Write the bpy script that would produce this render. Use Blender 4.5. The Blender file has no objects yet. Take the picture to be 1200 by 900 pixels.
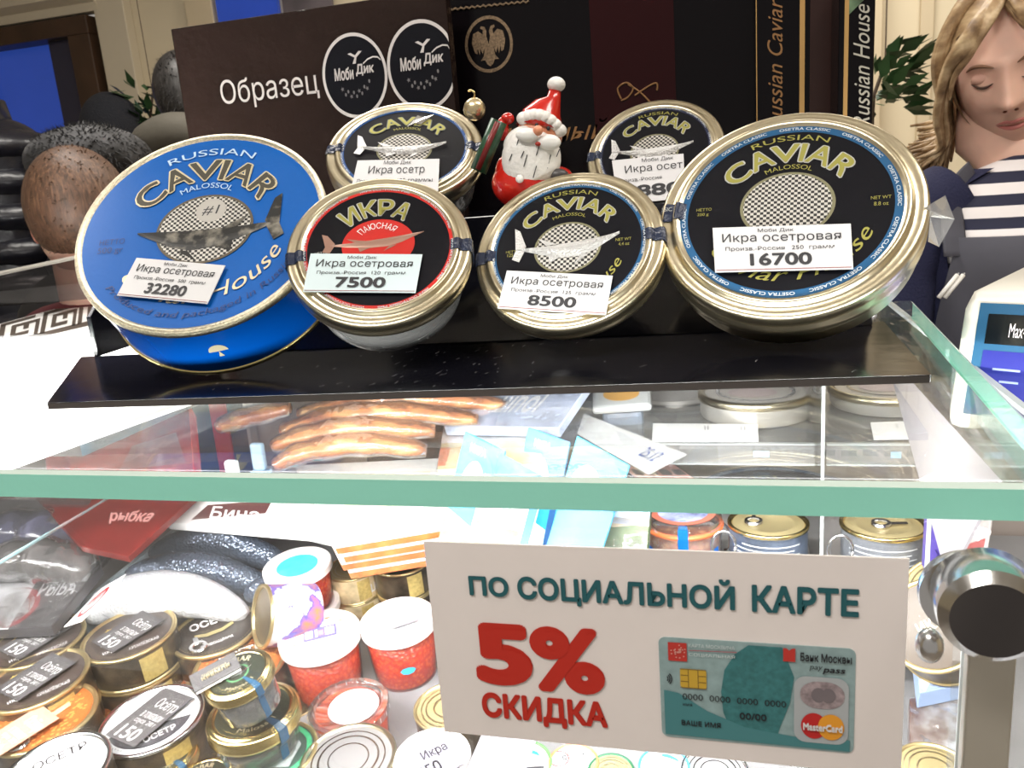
import bpy, math, random
import numpy as np
from mathutils import Matrix, Vector
random.seed(7)
S = bpy.context.scene
COL = S.collection
PI = math.pi
# ---------------------------------------------------------------- camera
F = 950.0
YAW, PITCH, ROLL = math.radians(15.2), math.radians(13.5), math.radians(4.58)
CP = Vector((0, 0, 1.45))
FH = Vector((-math.sin(YAW), math.cos(YAW), 0))
FW = FH*math.cos(PITCH) - Vector((0, 0, 1))*math.sin(PITCH)
R0 = Vector((math.cos(YAW), math.sin(YAW), 0)); U0 = R0.cross(FW)
CR = R0*math.cos(ROLL) - U0*math.sin(ROLL)
CU = U0*math.cos(ROLL) + R0*math.sin(ROLL)
cd = bpy.data.cameras.new('camera'); cam = bpy.data.objects.new('camera', cd); COL.objects.link(cam)
cd.sensor_width = 36; cd.lens = 36*F/1200; cd.clip_start = 0.01; cd.clip_end = 50
M = Matrix.Identity(4)
for i in range(3):
    M[i][0] = CR[i]; M[i][1] = CU[i]; M[i][2] = -FW[i]; M[i][3] = CP[i]
cam.matrix_world = M
S.camera = cam
cd.dof.use_dof = True; cd.dof.focus_distance = 0.42; cd.dof.aperture_fstop = cd.lens/1000/0.0008
# ---------------------------------------------------------------- world, lights, exposure
S.view_settings.view_transform = 'Standard'; S.view_settings.look = 'None'
S.view_settings.exposure = 0.0; S.view_settings.gamma = 1; S.view_settings.use_curve_mapping = False
S.cycles.transparent_max_bounces = 32
w = bpy.data.worlds.new('shop'); S.world = w; w.use_nodes = True
w.node_tree.nodes['Background'].inputs[0].default_value = (1.0, 0.93, 0.84, 1)
w.node_tree.nodes['Background'].inputs[1].default_value = 0.33
def area(name, loc, tgt, sx, sy, e, col=(1, .95, .88), spread=180):
    l = bpy.data.lights.new(name, 'AREA'); l.shape = 'RECTANGLE'; l.size = sx; l.size_y = sy; l.energy = e; l.color = col
    l.spread = math.radians(spread)
    o = bpy.data.objects.new(name, l); COL.objects.link(o); o.location = loc
    o.rotation_euler = (Vector(tgt)-Vector(loc)).to_track_quat('-Z', 'Y').to_euler(); return o
# LED strip of the case, under the glass shelf, shining down and back on the goods
area('case_led_and_fill', (-0.25, 0.262, 1.343), (-0.25, 0.66, 1.0), 0.95, 0.018, 9.5, (1, .98, .95), 150)
area('case_led_and_fill', (-0.25, 0.555, 1.343), (-0.25, 0.75, 1.0), 0.9, 0.018, 4.5, (1, .98, .95), 150)  # added fill strip, brightens the smoked fish and rear shelf
area('case_led_and_fill', (-0.66, 0.375, 1.314), (-0.66, 0.75, 1.05), 0.5, 0.015, 2.0, (1, .98, .95), 160)  # added fill for the left goods, where the white board blocks the LED
# shop ceiling panels
area('ceiling_lamp', (-0.9, 1.3, 2.75), (-0.9, 1.3, 0), 1.2, 0.3, 22)
area('ceiling_lamp', (0.9, 0.3, 2.75), (0.6, 0.6, 0), 1.2, 0.3, 18)
area('ceiling_lamp', (-0.5, -0.6, 2.75), (-0.1, 0.3, 1.3), 1.0, 0.3, 26)
area('ceiling_lamp', (0.2, 2.2, 2.75), (0.2, 2.6, 0), 1.6, 0.3, 26)
area('counter_spot', (-0.80, 0.42, 1.95), (-0.66, 0.50, 1.34), 0.25, 0.2, 14, (1, .97, .93), 50)

def ray(x, y): return FW + CR*((x-600)/F) + CU*((450-y)/F)
def at(x, y, d): return CP + ray(x, y)*d
def onz(x, y, z): r = ray(x, y); return CP + r*((z-CP.z)/r.z)
def ony(x, y, Y): r = ray(x, y); return CP + r*((Y-CP.y)/r.y)
def onx(x, y, X): r = ray(x, y); return CP + r*((X-CP.x)/r.x)
def onp(x, y, pl):
    p, n = pl; r = ray(x, y); return CP + r*((p-CP).dot(n)/r.dot(n))

# ---------------------------------------------------------------- materials
MC = {}
def mat(name, col=(.8, .8, .8), rough=.4, metal=0, coat=0, bump=0, bscale=60, var=0, vscale=8, sss=0, emit=None, spec=.5):
    if name in MC: return MC[name]
    m = bpy.data.materials.new(name); m.use_nodes = True; nt = m.node_tree; b = nt.nodes['Principled BSDF']
    b.inputs['Base Color'].default_value = (*col, 1); b.inputs['Roughness'].default_value = rough
    b.inputs['Metallic'].default_value = metal; b.inputs['Coat Weight'].default_value = coat
    b.inputs['Specular IOR Level'].default_value = spec
    if sss: b.inputs['Subsurface Weight'].default_value = sss; b.inputs['Subsurface Scale'].default_value = .01
    if emit: b.inputs['Emission Color'].default_value = (*emit[:3], 1); b.inputs['Emission Strength'].default_value = emit[3]
    tc = nt.nodes.new('ShaderNodeTexCoord')
    if bump:
        n = nt.nodes.new('ShaderNodeTexNoise'); n.inputs['Scale'].default_value = bscale; n.inputs['Detail'].default_value = 4
        nt.links.new(tc.outputs['Object'], n.inputs['Vector'])
        bp = nt.nodes.new('ShaderNodeBump'); bp.inputs['Strength'].default_value = bump; bp.inputs['Distance'].default_value = .01
        nt.links.new(n.outputs['Fac'], bp.inputs['Height']); nt.links.new(bp.outputs['Normal'], b.inputs['Normal'])
    if var:
        n = nt.nodes.new('ShaderNodeTexNoise'); n.inputs['Scale'].default_value = vscale; n.inputs['Detail'].default_value = 5
        nt.links.new(tc.outputs['Object'], n.inputs['Vector'])
        r = nt.nodes.new('ShaderNodeValToRGB')
        r.color_ramp.elements[0].position = .3; r.color_ramp.elements[1].position = .7
        r.color_ramp.elements[0].color = (*[max(0, c*(1-var)) for c in col], 1); r.color_ramp.elements[1].color = (*[min(1, c*(1+var)) for c in col], 1)
        nt.links.new(n.outputs['Fac'], r.inputs['Fac']); nt.links.new(r.outputs['Color'], b.inputs['Base Color'])
    MC[name] = m; return m
def glass(name, tint=(.97, .99, .98), refl=1.0, rough=.02, haze=0, hcol=(.9, .9, .9), bump=0, bscale=30):
    if name in MC: return MC[name]
    m = bpy.data.materials.new(name); m.use_nodes = True; nt = m.node_tree; N = nt.nodes; N.clear()
    out = N.new('ShaderNodeOutputMaterial'); t = N.new('ShaderNodeBsdfTransparent'); t.inputs[0].default_value = (*tint, 1)
    g = N.new('ShaderNodeBsdfGlossy'); g.inputs['Roughness'].default_value = rough
    fr = N.new('ShaderNodeFresnel'); fr.inputs[0].default_value = 1.5
    mu = N.new('ShaderNodeMath'); mu.operation = 'MULTIPLY'; mu.inputs[1].default_value = refl; mu.use_clamp = True
    nt.links.new(fr.outputs[0], mu.inputs[0]); mx = N.new('ShaderNodeMixShader'); nt.links.new(mu.outputs[0], mx.inputs[0])
    nt.links.new(t.outputs[0], mx.inputs[1]); nt.links.new(g.outputs[0], mx.inputs[2]); last = mx
    if bump:
        tc = N.new('ShaderNodeTexCoord'); n = N.new('ShaderNodeTexNoise'); n.inputs['Scale'].default_value = bscale; nt.links.new(tc.outputs['Object'], n.inputs['Vector'])
        bp = N.new('ShaderNodeBump'); bp.inputs['Strength'].default_value = bump; bp.inputs['Distance'].default_value = .01
        nt.links.new(n.outputs['Fac'], bp.inputs['Height']); nt.links.new(bp.outputs[0], g.inputs['Normal']); nt.links.new(bp.outputs[0], fr.inputs['Normal'])
    if haze:
        d = N.new('ShaderNodeBsdfDiffuse'); d.inputs[0].default_value = (*hcol, 1); m2 = N.new('ShaderNodeMixShader'); m2.inputs[0].default_value = haze
        nt.links.new(mx.outputs[0], m2.inputs[1]); nt.links.new(d.outputs[0], m2.inputs[2]); last = m2
    nt.links.new(last.outputs[0], out.inputs[0]); MC[name] = m; return m
def ramp_mat(name, kind, cols, scale=20, rough=.4, metal=0, vec='Object', mapping=(1, 1, 1), bump=0):
    """procedural two or more colour print/pattern: kind noise / voronoi / wave / checker / gradz"""
    if name in MC: return MC[name]
    m = mat(name, rough=rough, metal=metal); nt = m.node_tree; N = nt.nodes; b = N['Principled BSDF']
    tc = N.new('ShaderNodeTexCoord'); mp = N.new('ShaderNodeMapping'); mp.inputs['Scale'].default_value = mapping
    nt.links.new(tc.outputs[vec], mp.inputs[0])
    if kind == 'gradz':
        s = N.new('ShaderNodeSeparateXYZ'); nt.links.new(mp.outputs[0], s.inputs[0]); src = s.outputs['Z']
    else:
        t = N.new({'noise': 'ShaderNodeTexNoise', 'voronoi': 'ShaderNodeTexVoronoi', 'wave': 'ShaderNodeTexWave', 'checker': 'ShaderNodeTexChecker'}[kind])
        t.inputs['Scale'].default_value = scale; nt.links.new(mp.outputs[0], t.inputs['Vector'])
        src = t.outputs['Distance'] if kind == 'voronoi' else t.outputs['Fac']
        if kind == 'noise': t.inputs['Detail'].default_value = 5
        if kind == 'wave': t.inputs['Distortion'].default_value = 3; t.inputs['Detail'].default_value = 2
    r = N.new('ShaderNodeValToRGB'); e = r.color_ramp.elements
    while len(e) < len(cols): e.new(.5)
    for k, (p, c) in enumerate(cols): e[k].position = p; e[k].color = (*c, 1)
    nt.links.new(src, r.inputs[0]); nt.links.new(r.outputs[0], b.inputs['Base Color'])
    if bump:
        bp = N.new('ShaderNodeBump'); bp.inputs['Strength'].default_value = bump; bp.inputs['Distance'].default_value = .003
        nt.links.new(src, bp.inputs['Height']); nt.links.new(bp.outputs[0], b.inputs['Normal'])
    return m
gold = mat('gold_metal', (.68, .60, .43), .29, 1, bump=.04, bscale=90)
gold2 = mat('yellow_gold_metal', (.83, .66, .30), .25, 1)
silver = mat('silver_metal', (.75, .75, .76), .22, 1)
steel = mat('brushed_steel', (.62, .61, .6), .3, 1)
black_print = mat('black_print', (.006, .006, .009), .28, spec=.18)
blue_print = mat('blue_print', (.0, .10, .42), .4, bump=.03, bscale=400, spec=.25)
deep_blue = mat('deep_blue_print', (.005, .07, .25), .3)
red_print = mat('red_print', (.55, .02, .015), .3)
white = mat('white_print', (.85, .85, .85), .45)
paper = mat('tag_paper', (.66, .66, .68), .5)
ink = mat('dark_ink', (.02, .02, .025), .5)
navy_ink = mat('navy_ink', (.005, .03, .16), .4)
grey_ink = mat('grey_ink', (.35, .35, .36), .5)
goldink = mat('gold_ink', (.42, .40, .10), .35, .6)
paleg = mat('pale_gold_ink', (.70, .62, .42), .35, .5)
silverink = mat('silver_ink', (.62, .64, .62), .3, .6)
darkgoldink = mat('dark_gold_ink', (.045, .038, .022), .5)

# ---------------------------------------------------------------- mesh helpers
def obj(name, V, Fc, m, parent=None, smooth=False, mx=None, bevel=0, kind=None, uv=None):
    me = bpy.data.meshes.new(name); me.from_pydata([tuple(v) for v in V], [], [tuple(f) for f in Fc]); me.update()
    if smooth:
        me.polygons.foreach_set('use_smooth', [True]*len(me.polygons))
    if m: me.materials.append(m)
    o = bpy.data.objects.new(name, me); COL.objects.link(o)
    if parent: o.parent = parent
    if mx is not None: o.matrix_local = mx
    if bevel:
        b = o.modifiers.new('bevel', 'BEVEL'); b.width = bevel; b.segments = 2; b.limit_method = 'ANGLE'
    if smooth == 'auto':
        e = o.modifiers.new('edges', 'EDGE_SPLIT'); e.split_angle = math.radians(40)
    if kind: o['kind'] = kind
    return o
def tag(o, label, cat, group=None):
    o['label'] = label; o['category'] = cat
    if group: o['group'] = group
    return o
def thing(name, label, cat, mx=None, group=None):
    o = bpy.data.objects.new(name, None); COL.objects.link(o); o.empty_display_size = .01
    if mx is not None: o.matrix_world = mx if isinstance(mx, Matrix) else Matrix.Translation(mx)
    return tag(o, label, cat, group)
def struct(name, V, Fc, m, **k):
    o = obj(name, V, Fc, m, **k); o['kind'] = 'structure'; return o
def box(x0, y0, z0, x1, y1, z1):
    V = [(x, y, z) for z in (z0, z1) for y in (y0, y1) for x in (x0, x1)]
    return V, [(0, 2, 3, 1), (4, 5, 7, 6), (0, 1, 5, 4), (2, 6, 7, 3), (0, 4, 6, 2), (1, 3, 7, 5)]
def join(*gs):
    V = []; Fc = []
    for v, f in gs:
        n = len(V); V += [tuple(p) for p in v]; Fc += [tuple(i+n for i in q) for q in f]
    return V, Fc
def lathe(prof, seg=64, a0=0, a1=2*PI, sx=1, sy=1):
    V = []; Fc = []; full = abs(a1-a0-2*PI) < 1e-6; n = seg if full else seg+1
    for r, z in prof:
        for i in range(n):
            a = a0+(a1-a0)*i/seg; V.append((r*math.cos(a)*sx, r*math.sin(a)*sy, z))
    for j in range(len(prof)-1):
        for i in range(seg):
            i2 = (i+1) % n
            Fc.append((j*n+i, j*n+i2, (j+1)*n+i2, (j+1)*n+i))
    return V, Fc
def disc(r, z, seg=64, sx=1, sy=1, cx=0, cy=0):
    return [(cx+r*sx*math.cos(2*PI*i/seg), cy+r*sy*math.sin(2*PI*i/seg), z) for i in range(seg)], [tuple(range(seg))]
def ring(r0, r1, z, seg=64, cx=0, cy=0, sx=1, sy=1):
    V, Fc = lathe([(r1, z), (r0, z)], seg, sx=sx, sy=sy); return [(x+cx, y+cy, q) for x, y, q in V], Fc
def ball(c, r, n=16, m=24, sc=(1, 1, 1)):
    V = []; Fc = []
    for j in range(n+1):
        t = PI*j/n
        for i in range(m):
            a = 2*PI*i/m; V.append((c[0]+r*sc[0]*math.sin(t)*math.cos(a), c[1]+r*sc[1]*math.sin(t)*math.sin(a), c[2]+r*sc[2]*math.cos(t)))
    for j in range(n):
        for i in range(m):
            i2 = (i+1) % m; Fc.append((j*m+i, (j+1)*m+i, (j+1)*m+i2, j*m+i2))
    return V, Fc
def loft(path, radii, seg=12, flat=1.0, up=(0, 0, 1)):
    """tapered tube through points; radii float or (ra, rb)"""
    P = [Vector(p) for p in path]; V = []; Fc = []; n = len(P); up = Vector(up)
    for k, p in enumerate(P):
        t = (P[min(k+1, n-1)]-P[max(k-1, 0)]).normalized(); s = t.cross(up)
        if s.length < 1e-4: s = t.cross(Vector((1, 0, 0)))
        s.normalize(); q = s.cross(t); r = radii[k] if hasattr(radii, '__len__') else radii
        ra, rb = r if hasattr(r, '__len__') else (r, r*flat)
        for i in range(seg):
            a = 2*PI*i/seg; V.append(tuple(p+s*(ra*math.cos(a))+q*(rb*math.sin(a))))
    for k in range(n-1):
        for i in range(seg):
            i2 = (i+1) % seg; Fc.append((k*seg+i, k*seg+i2, (k+1)*seg+i2, (k+1)*seg+i))
    Fc.append(tuple(range(seg))[::-1]); Fc.append(tuple((n-1)*seg+i for i in range(seg)))
    return V, Fc
def smoothpath(pts, sub=6):
    P = [Vector(p) for p in pts]; out = []
    for k in range(len(P)-1):
        a = P[max(k-1, 0)]; b = P[k]; c = P[k+1]; d = P[min(k+2, len(P)-1)]
        for i in range(sub):
            t = i/sub
            out.append(.5*((2*b)+(c-a)*t+(2*a-5*b+4*c-d)*t*t+(3*b-a-3*c+d)*t**3))
    out.append(P[-1]); return out
def frame(c, n, upang):
    n = n.normalized(); v = (CP-c).normalized(); a = math.radians(upang)
    d = CR*math.cos(a)+CU*math.sin(a); y = (d - v*(d.dot(n)/v.dot(n))).normalized(); x = y.cross(n)
    m = Matrix.Identity(4)
    for i in range(3): m[i][0] = x[i]; m[i][1] = y[i]; m[i][2] = n[i]; m[i][3] = c[i]
    return m
# ---------------------------------------------------------------- text
TC = {}
def glyphs(body, bold=0.0, shear=0.0, ol=False):
    k = (body, bold, shear, ol)
    if k in TC: return TC[k]
    def raw(off):
        c = bpy.data.curves.new('t', 'FONT'); c.body = body; c.size = 1; c.resolution_u = 4; c.offset = off; c.shear = shear
        o = bpy.data.objects.new('t', c); COL.objects.link(o)
        me = o.evaluated_get(bpy.context.evaluated_depsgraph_get()).to_mesh()
        V = [(v.co.x, v.co.y) for v in me.vertices]; Fc = [tuple(p.vertices) for p in me.polygons]
        bpy.data.objects.remove(o); bpy.data.curves.remove(c); return V, Fc
    V, Fc = raw(0); xs = [v[0] for v in V]; ys = [v[1] for v in V]; x0, x1, y0, y1 = min(xs), max(xs), min(ys), max(ys)
    if bold >= .012:   # heavier strokes: the outline stamped around itself
        V0, F0 = V, Fc; V = []; Fc = []; nst = 16 if bold > .03 else 8 if bold > .02 else 4
        for q in range(nst):
            dx = bold*math.cos(2*PI*(q+.5)/nst); dy = bold*math.sin(2*PI*(q+.5)/nst); n0 = len(V)
            V += [(x+dx, y+dy, q) for x, y in V0]; V0 = [v[:2] for v in V0]; Fc += [tuple(i+n0 for i in f) for f in F0]
        if not ol: x0 -= bold; x1 += bold; y0 -= bold; y1 += bold
    r = [((v[0]-x0)/(x1-x0), (v[1]-y0)/(y1-y0)) for v in V], Fc, [1+.07*(v[2] if len(v) > 2 else 0) for v in V]
    TC[k] = r; return r
def text_box(body, b, z, bold=0, shear=0):
    """text stretched into box b = x0, y0, x1, y1 at height z"""
    V, Fc, K = glyphs(body, bold, shear)
    return [(b[0]+x*(b[2]-b[0]), b[1]+y*(b[3]-b[1]), z*k) for (x, y), k in zip(V, K)], Fc
def text_arc(body, r0, r1, a0, a1, z, bold=0, shear=0, inside=False, sx=1, sy=1, ol=False):
    """top arc: a0 (left) to a1 (right) in degrees clockwise from up; inside: bottom arc read left to right"""
    V, Fc, K = glyphs(body, bold, shear, ol); out = []
    for (x, y), k in zip(V, K):
        a = math.radians(a0+(a1-a0)*x)
        r = (r1-(r1-r0)*y) if inside else (r0+(r1-r0)*y)
        out.append((r*math.sin(a)*sx, r*math.cos(a)*sy, z*k))
    return out, Fc
def fish_relief(L, H, z, flip=False, curve=.12, h=.0012):
    """embossed sturgeon, snout to +x"""
    st = [(-.5, .0, .012), (-.42, -.01, .03), (-.3, -.03, .05), (-.1, -.05, .085), (.1, -.04, .095), (.25, .0, .075), (.36, .05, .045), (.5, .11, .008)]
    V = []; Fc = []; s = -1 if flip else 1
    for x, c, hw in st:
        for k, (o, zz) in enumerate([(-1, 0), (-.5, .7), (0, 1), (.5, .7), (1, 0)]):
            V.append((s*x*L, (c+hw*o)*H, z+zz*h))
    for j in range(len(st)-1):
        for k in range(4):
            a = j*5+k; f = (a, a+5, a+6, a+1); Fc.append(f if s > 0 else f[::-1])
    def fin(pts):
        n = len(V)
        for x, y in pts: V.append((s*x*L, y*H, z+h*.4))
        f = tuple(range(n, n+len(pts))); Fc.append(f if s > 0 else f[::-1])
    fin([(-.47, -.02), (-.52, -.16), (-.60, -.12), (-.56, .02)]); fin([(-.5, -.02), (-.57, .0), (-.60, .28), (-.54, .24), (-.46, .03)])
    fin([(-.22, -.09), (-.2, -.2), (-.08, -.13)]); fin([(.12, -.13), (.05, -.24), (.2, -.12)]); fin([(-.25, .02), (-.34, .12), (-.13, .03)])
    return V, Fc
class Patch:
    """a flat quad in the world (TL, TR, BR, BL) with u to the right and v upwards; origin is its thing's place"""
    def __init__(s, tl, tr, br, bl, o=None):
        s.c = [Vector(tl), Vector(tr), Vector(br), Vector(bl)]
        s.o = o if o is not None else (s.c[2]+s.c[3])/2
        s.n = (s.c[3]-s.c[0]).cross(s.c[1]-s.c[0]).normalized()
        if s.n.dot(CP-s.c[0]) < 0: s.n = -s.n
        s.w = (s.c[1]-s.c[0]).length
    def pt(s, u, v, h=0):
        a = s.c[3].lerp(s.c[2], u); b = s.c[0].lerp(s.c[1], u); return a.lerp(b, v)+s.n*h-s.o
    def slab(s, name, t, m, parent, r=0, u=(0, 1), v=(0, 1), h=0, bevel=0, smooth=False):
        """front face at height h, thickness t behind it; r = corner radius in metres"""
        pts = []
        W = s.w; Hh = (s.c[0]-s.c[3]).length; ru = min(r/W, .49*(u[1]-u[0])); rv = min(r/Hh, .49*(v[1]-v[0]))
        if r:
            for (cu, cv, a0) in ((u[1]-ru, v[1]-rv, 0), (u[0]+ru, v[1]-rv, 90), (u[0]+ru, v[0]+rv, 180), (u[1]-ru, v[0]+rv, 270)):
                for k in range(6):
                    a = math.radians(a0+18*k); pts.append((cu+ru*math.cos(a), cv+rv*math.sin(a)))
        else: pts = [(u[1], v[1]), (u[0], v[1]), (u[0], v[0]), (u[1], v[0])]
        n = len(pts); V = [s.pt(a, b, h) for a, b in pts]+[s.pt(a, b, h-t) for a, b in pts]
        Fc = [tuple(range(n)), tuple(range(2*n-1, n-1, -1))]+[(i, n+i, n+(i+1) % n, (i+1) % n) for i in range(n)]
        return obj(name, V, Fc, m, parent, bevel=bevel, smooth=smooth)
    def flat(s, geo):
        """geo given as (u, v, h) verts"""
        V, Fc = geo; return [s.pt(*q) for q in V], Fc
    def text(s, items, h=.0003):
        """items: (body, u0, v0, u1, v1, bold, shear)"""
        gs = []
        for it in items:
            body, u0, v0, u1, v1 = it[:5]; b = it[5] if len(it) > 5 else 0; sh = it[6] if len(it) > 6 else 0
            gs.append(text_box(body, (u0, v0, u1, v1), h, b, sh))
        return s.flat(join(*gs))
def patch(px, pl): return Patch(*[onp(x, y, pl) for x, y in px])

# ================================================================ THE COUNTER: glass shelf and case
TOP = 1.36; GT = .0105
cA = Vector((.0955, .2365, 0)); cB = Vector((.1175, .567, 0)); cC = Vector((-.62, .567, 0)); cD = Vector((-.62, .2365, 0))
def prism(pts, z0, z1):
    n = len(pts); V = [(p[0], p[1], z0) for p in pts]+[(p[0], p[1], z1) for p in pts]
    return V, [tuple(range(n))[::-1], tuple(range(n, 2*n))]+[(i, (i+1) % n, n+(i+1) % n, n+i) for i in range(n)]
shelf_glass = glass('shelf_glass', (.975, .99, .982), .32, .01, haze=.014, hcol=(.95, .97, 1))
edge_green = mat('glass_edge_green', (.33, .80, .66), .25, bump=.02, bscale=200)
edge_pale = mat('glass_edge_polished', (.50, .60, .55), .2)
t = thing('glass_shelf', 'thick clear glass shelf with a green polished edge carrying the black tin rack', 'glass shelf', (-.25, .4, TOP-GT))
o0 = Vector((-.25, .4, TOP-GT))
def loc(g, o): return [(v[0]-o[0], v[1]-o[1], v[2]-o[2]) for v in g[0]], g[1]
inner = [cA+Vector((-.0015, .002, 0)), cB+Vector((-.0015, 0, 0)), cC, cD+Vector((0, .002, 0))]
obj('pane', *loc(prism(inner, TOP-GT, TOP), o0), shelf_glass, t)
fe = ([(cD.x, .2385, TOP), (cA.x-.0015, .2385, TOP), (cA.x, .2365, TOP-.0012), (cD.x, .2365, TOP-.0012), (cA.x, .2365, TOP-GT), (cD.x, .2365, TOP-GT), (cD.x, .2385, TOP-GT), (cA.x-.0015, .2385, TOP-GT)],
      [(0, 3, 2, 1), (3, 5, 4, 2), (5, 6, 7, 4)])
obj('front_edge', *loc((fe[0], fe[1][1:]), o0), edge_green, t)
obj('polished_bevel', *loc((fe[0], fe[1][:1]), o0), edge_pale, t)
se = [(cA.x, cA.y, TOP-.001), (cB.x, cB.y, TOP-.001), (cB.x, cB.y, TOP-GT), (cA.x, cA.y, TOP-GT), (cA.x-.0015, cA.y+.002, TOP), (cB.x-.0015, cB.y, TOP), (cA.x-.0012, cA.y, TOP-GT), (cB.x-.0012, cB.y, TOP-GT)]
obj('side_edge', *loc((se, [(0, 3, 2, 1), (3, 6, 7, 2)]), o0), edge_green, t)
obj('side_bevel', *loc((se, [(0, 1, 5, 4)]), o0), edge_pale, t)

# display case: deck, ledge, back wall, front pane, side pane
def deckz(y): return .975+.105*(y-.6)
DN = Vector((0, -.105, 1)).normalized()
ice = mat('case_grey_deck', (.22, .22, .23), .35, var=.06, vscale=20)
steel_grey = mat('case_grey_panel', (.55, .54, .55), .35, .3)
case = thing('display_case', 'refrigerated counter case with sloping white deck full of tins and fish', 'display case', (-.25, .65, 0))
oc = Vector((-.25, .65, 0))
dk = [(-1.3, .3, deckz(.3)), (.5, .3, deckz(.3)), (.5, .98, deckz(.98)), (-1.3, .98, deckz(.98))]
V = dk+[(x, y, z-.03) for x, y, z in dk]
obj('deck', *loc((V, [(0, 1, 2, 3), (7, 6, 5, 4), (0, 4, 5, 1), (1, 5, 6, 2), (2, 6, 7, 3), (3, 7, 4, 0)]), oc), ice, case)
obj('plinth', *loc(box(-1.3, .32, 0, .5, .96, .9), oc), steel_grey, case)
obj('back_wall', *loc(box(-1.3, .985, .9, .5, 1.0, 1.20), oc), mat('case_back_wall', (.42, .36, .33), .4, .2), case)
obj('ledge', *loc(box(-.16, .70, 1.02, .22, .97, 1.075), oc), steel_grey, case)
obj('upper_shelf', *loc(box(-.32, .758, 1.194, .22, .98, 1.200), oc), glass('acrylic', (.93, .93, .94), 1, .02, haze=.12), case)
slots = []
for i in range(22): slots.append(box(-.30+i*.024, .9835, 1.11, -.30+i*.024+.017, .9849, 1.117))
for i in range(22):
    if i % 1 == 0: obj('vent_slot', *loc(slots[i], oc), mat('slot_dark', (.03, .03, .035), .6), case)
clear = glass('clear_pane', (.97, .985, .98), .8, .01)
clear_edge = mat('pane_edge', (.62, .78, .78), .2)
obj('partition', *loc(box(.078, .70, 1.076, .080, .975, 1.30), oc), clear, case)
obj('partition_edge', *loc(box(.0776, .6985, 1.076, .0804, .70, 1.30), oc), mat('edge_light', (.42, .45, .46), .25), case)
# front pane (clear, below the shelf) with its edge
obj('front_glass', *loc(box(-1.3, .2385, .86, .087, .2425, TOP-GT-.002), oc), glass('front_clear', (.985, .99, .985), .35, .01), case)
# side pane and its lilac-grey backing sheet, right end of the case
obj('side_glass', *loc(box(.128, .30, 1.295, .131, .95, 1.335), oc), clear, case)
obj('side_glass_edge', *loc(box(.1277, .30, 1.335, .1313, .95, 1.3375), oc), mat('edge_light', (.42, .45, .46), .25), case)
# ================================================================ black stand
blk = mat('black_acrylic', (.005, .005, .008), .13, spec=.35, bump=.03, bscale=25)
a = onz(55, 472, TOP+.0035); b = onz(1091, 439, TOP+.0035); dirx = (b-a).normalized(); diry = Vector((-dirx.y, dirx.x, 0))
SM = Matrix.Identity(4)
for i in range(3): SM[i][0] = dirx[i]; SM[i][1] = diry[i]; SM[i][3] = a[i]
SM[2][3] = TOP
W_ = (b-a).length; p418 = onz(95, 418, TOP+.0035); dep = (p418-a).dot(diry); skew = (p418-a).dot(dirx)
stand = thing('display_stand', 'long glossy black acrylic rack holding the leaning caviar tins', 'display stand', SM)
pr = onz(1062, 375, TOP+.0035); skr = (pr-b).dot(dirx)
base = [(0, 0), (W_, 0), (W_+skr*.5, dep), (skew, dep)]
obj('base_plate', *prism([Vector((x, y, 0)) for x, y in base], .0004, .0035), blk, stand)
obj('glare_cover', *box(.0005, -.0006, .0002, W_-.0005, -.0001, .0033), mat('glare_cover_matte', (.012, .010, .009), 1.0, spec=0), stand)  # added matte strip, keeps the LED's mirror line off the plate's front face
def iprism(prof, x0, x1):   # prof (y,z) extruded along x
    n = len(prof); V = [(x0, y, z) for y, z in prof]+[(x1, y, z) for y, z in prof]
    return V, [tuple(range(n)), tuple(range(2*n-1, n-1, -1))]+[(i, n+i, n+(i+1) % n, (i+1) % n) for i in range(n)]
y0 = dep-.012
prof = [(y0, .0036), (y0+.078, .074), (y0+.15, .076), (y0+.15, .0036)]
obj('leaning_panel', *iprism(prof, .028, W_+.004), blk, stand, bevel=.001)
obj('end_cheek', *iprism([(dep-.003, .0036), (dep-.003, .030), (dep+.06, .080), (y0+.152, .088), (y0+.152, .0036)], skew+.012, skew+.0155), blk, stand, bevel=.0006)
scr = []
for i in range(70):
    x = random.uniform(.03, W_-.02) if i < 30 else random.gauss(.19, .03); y = random.uniform(.004, dep-.02); l = random.uniform(.001, .006); an = random.uniform(.9, 1.5)
    dx, dy = l*math.cos(an), l*math.sin(an)*.8; scr.append(([(x, y, .00365), (x+.00018, y, .00365), (x+dx+.0001, y+dy, .00365), (x+dx, y+dy, .00365)], [(0, 1, 2, 3)]))
obj('scratch_glints', *join(*scr), mat('scratch_glint', (.55, .55, .55), .4), stand)['kind'] = 'stuff'  # pale streaks paint light reflections on the acrylic as glinting scratches

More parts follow.
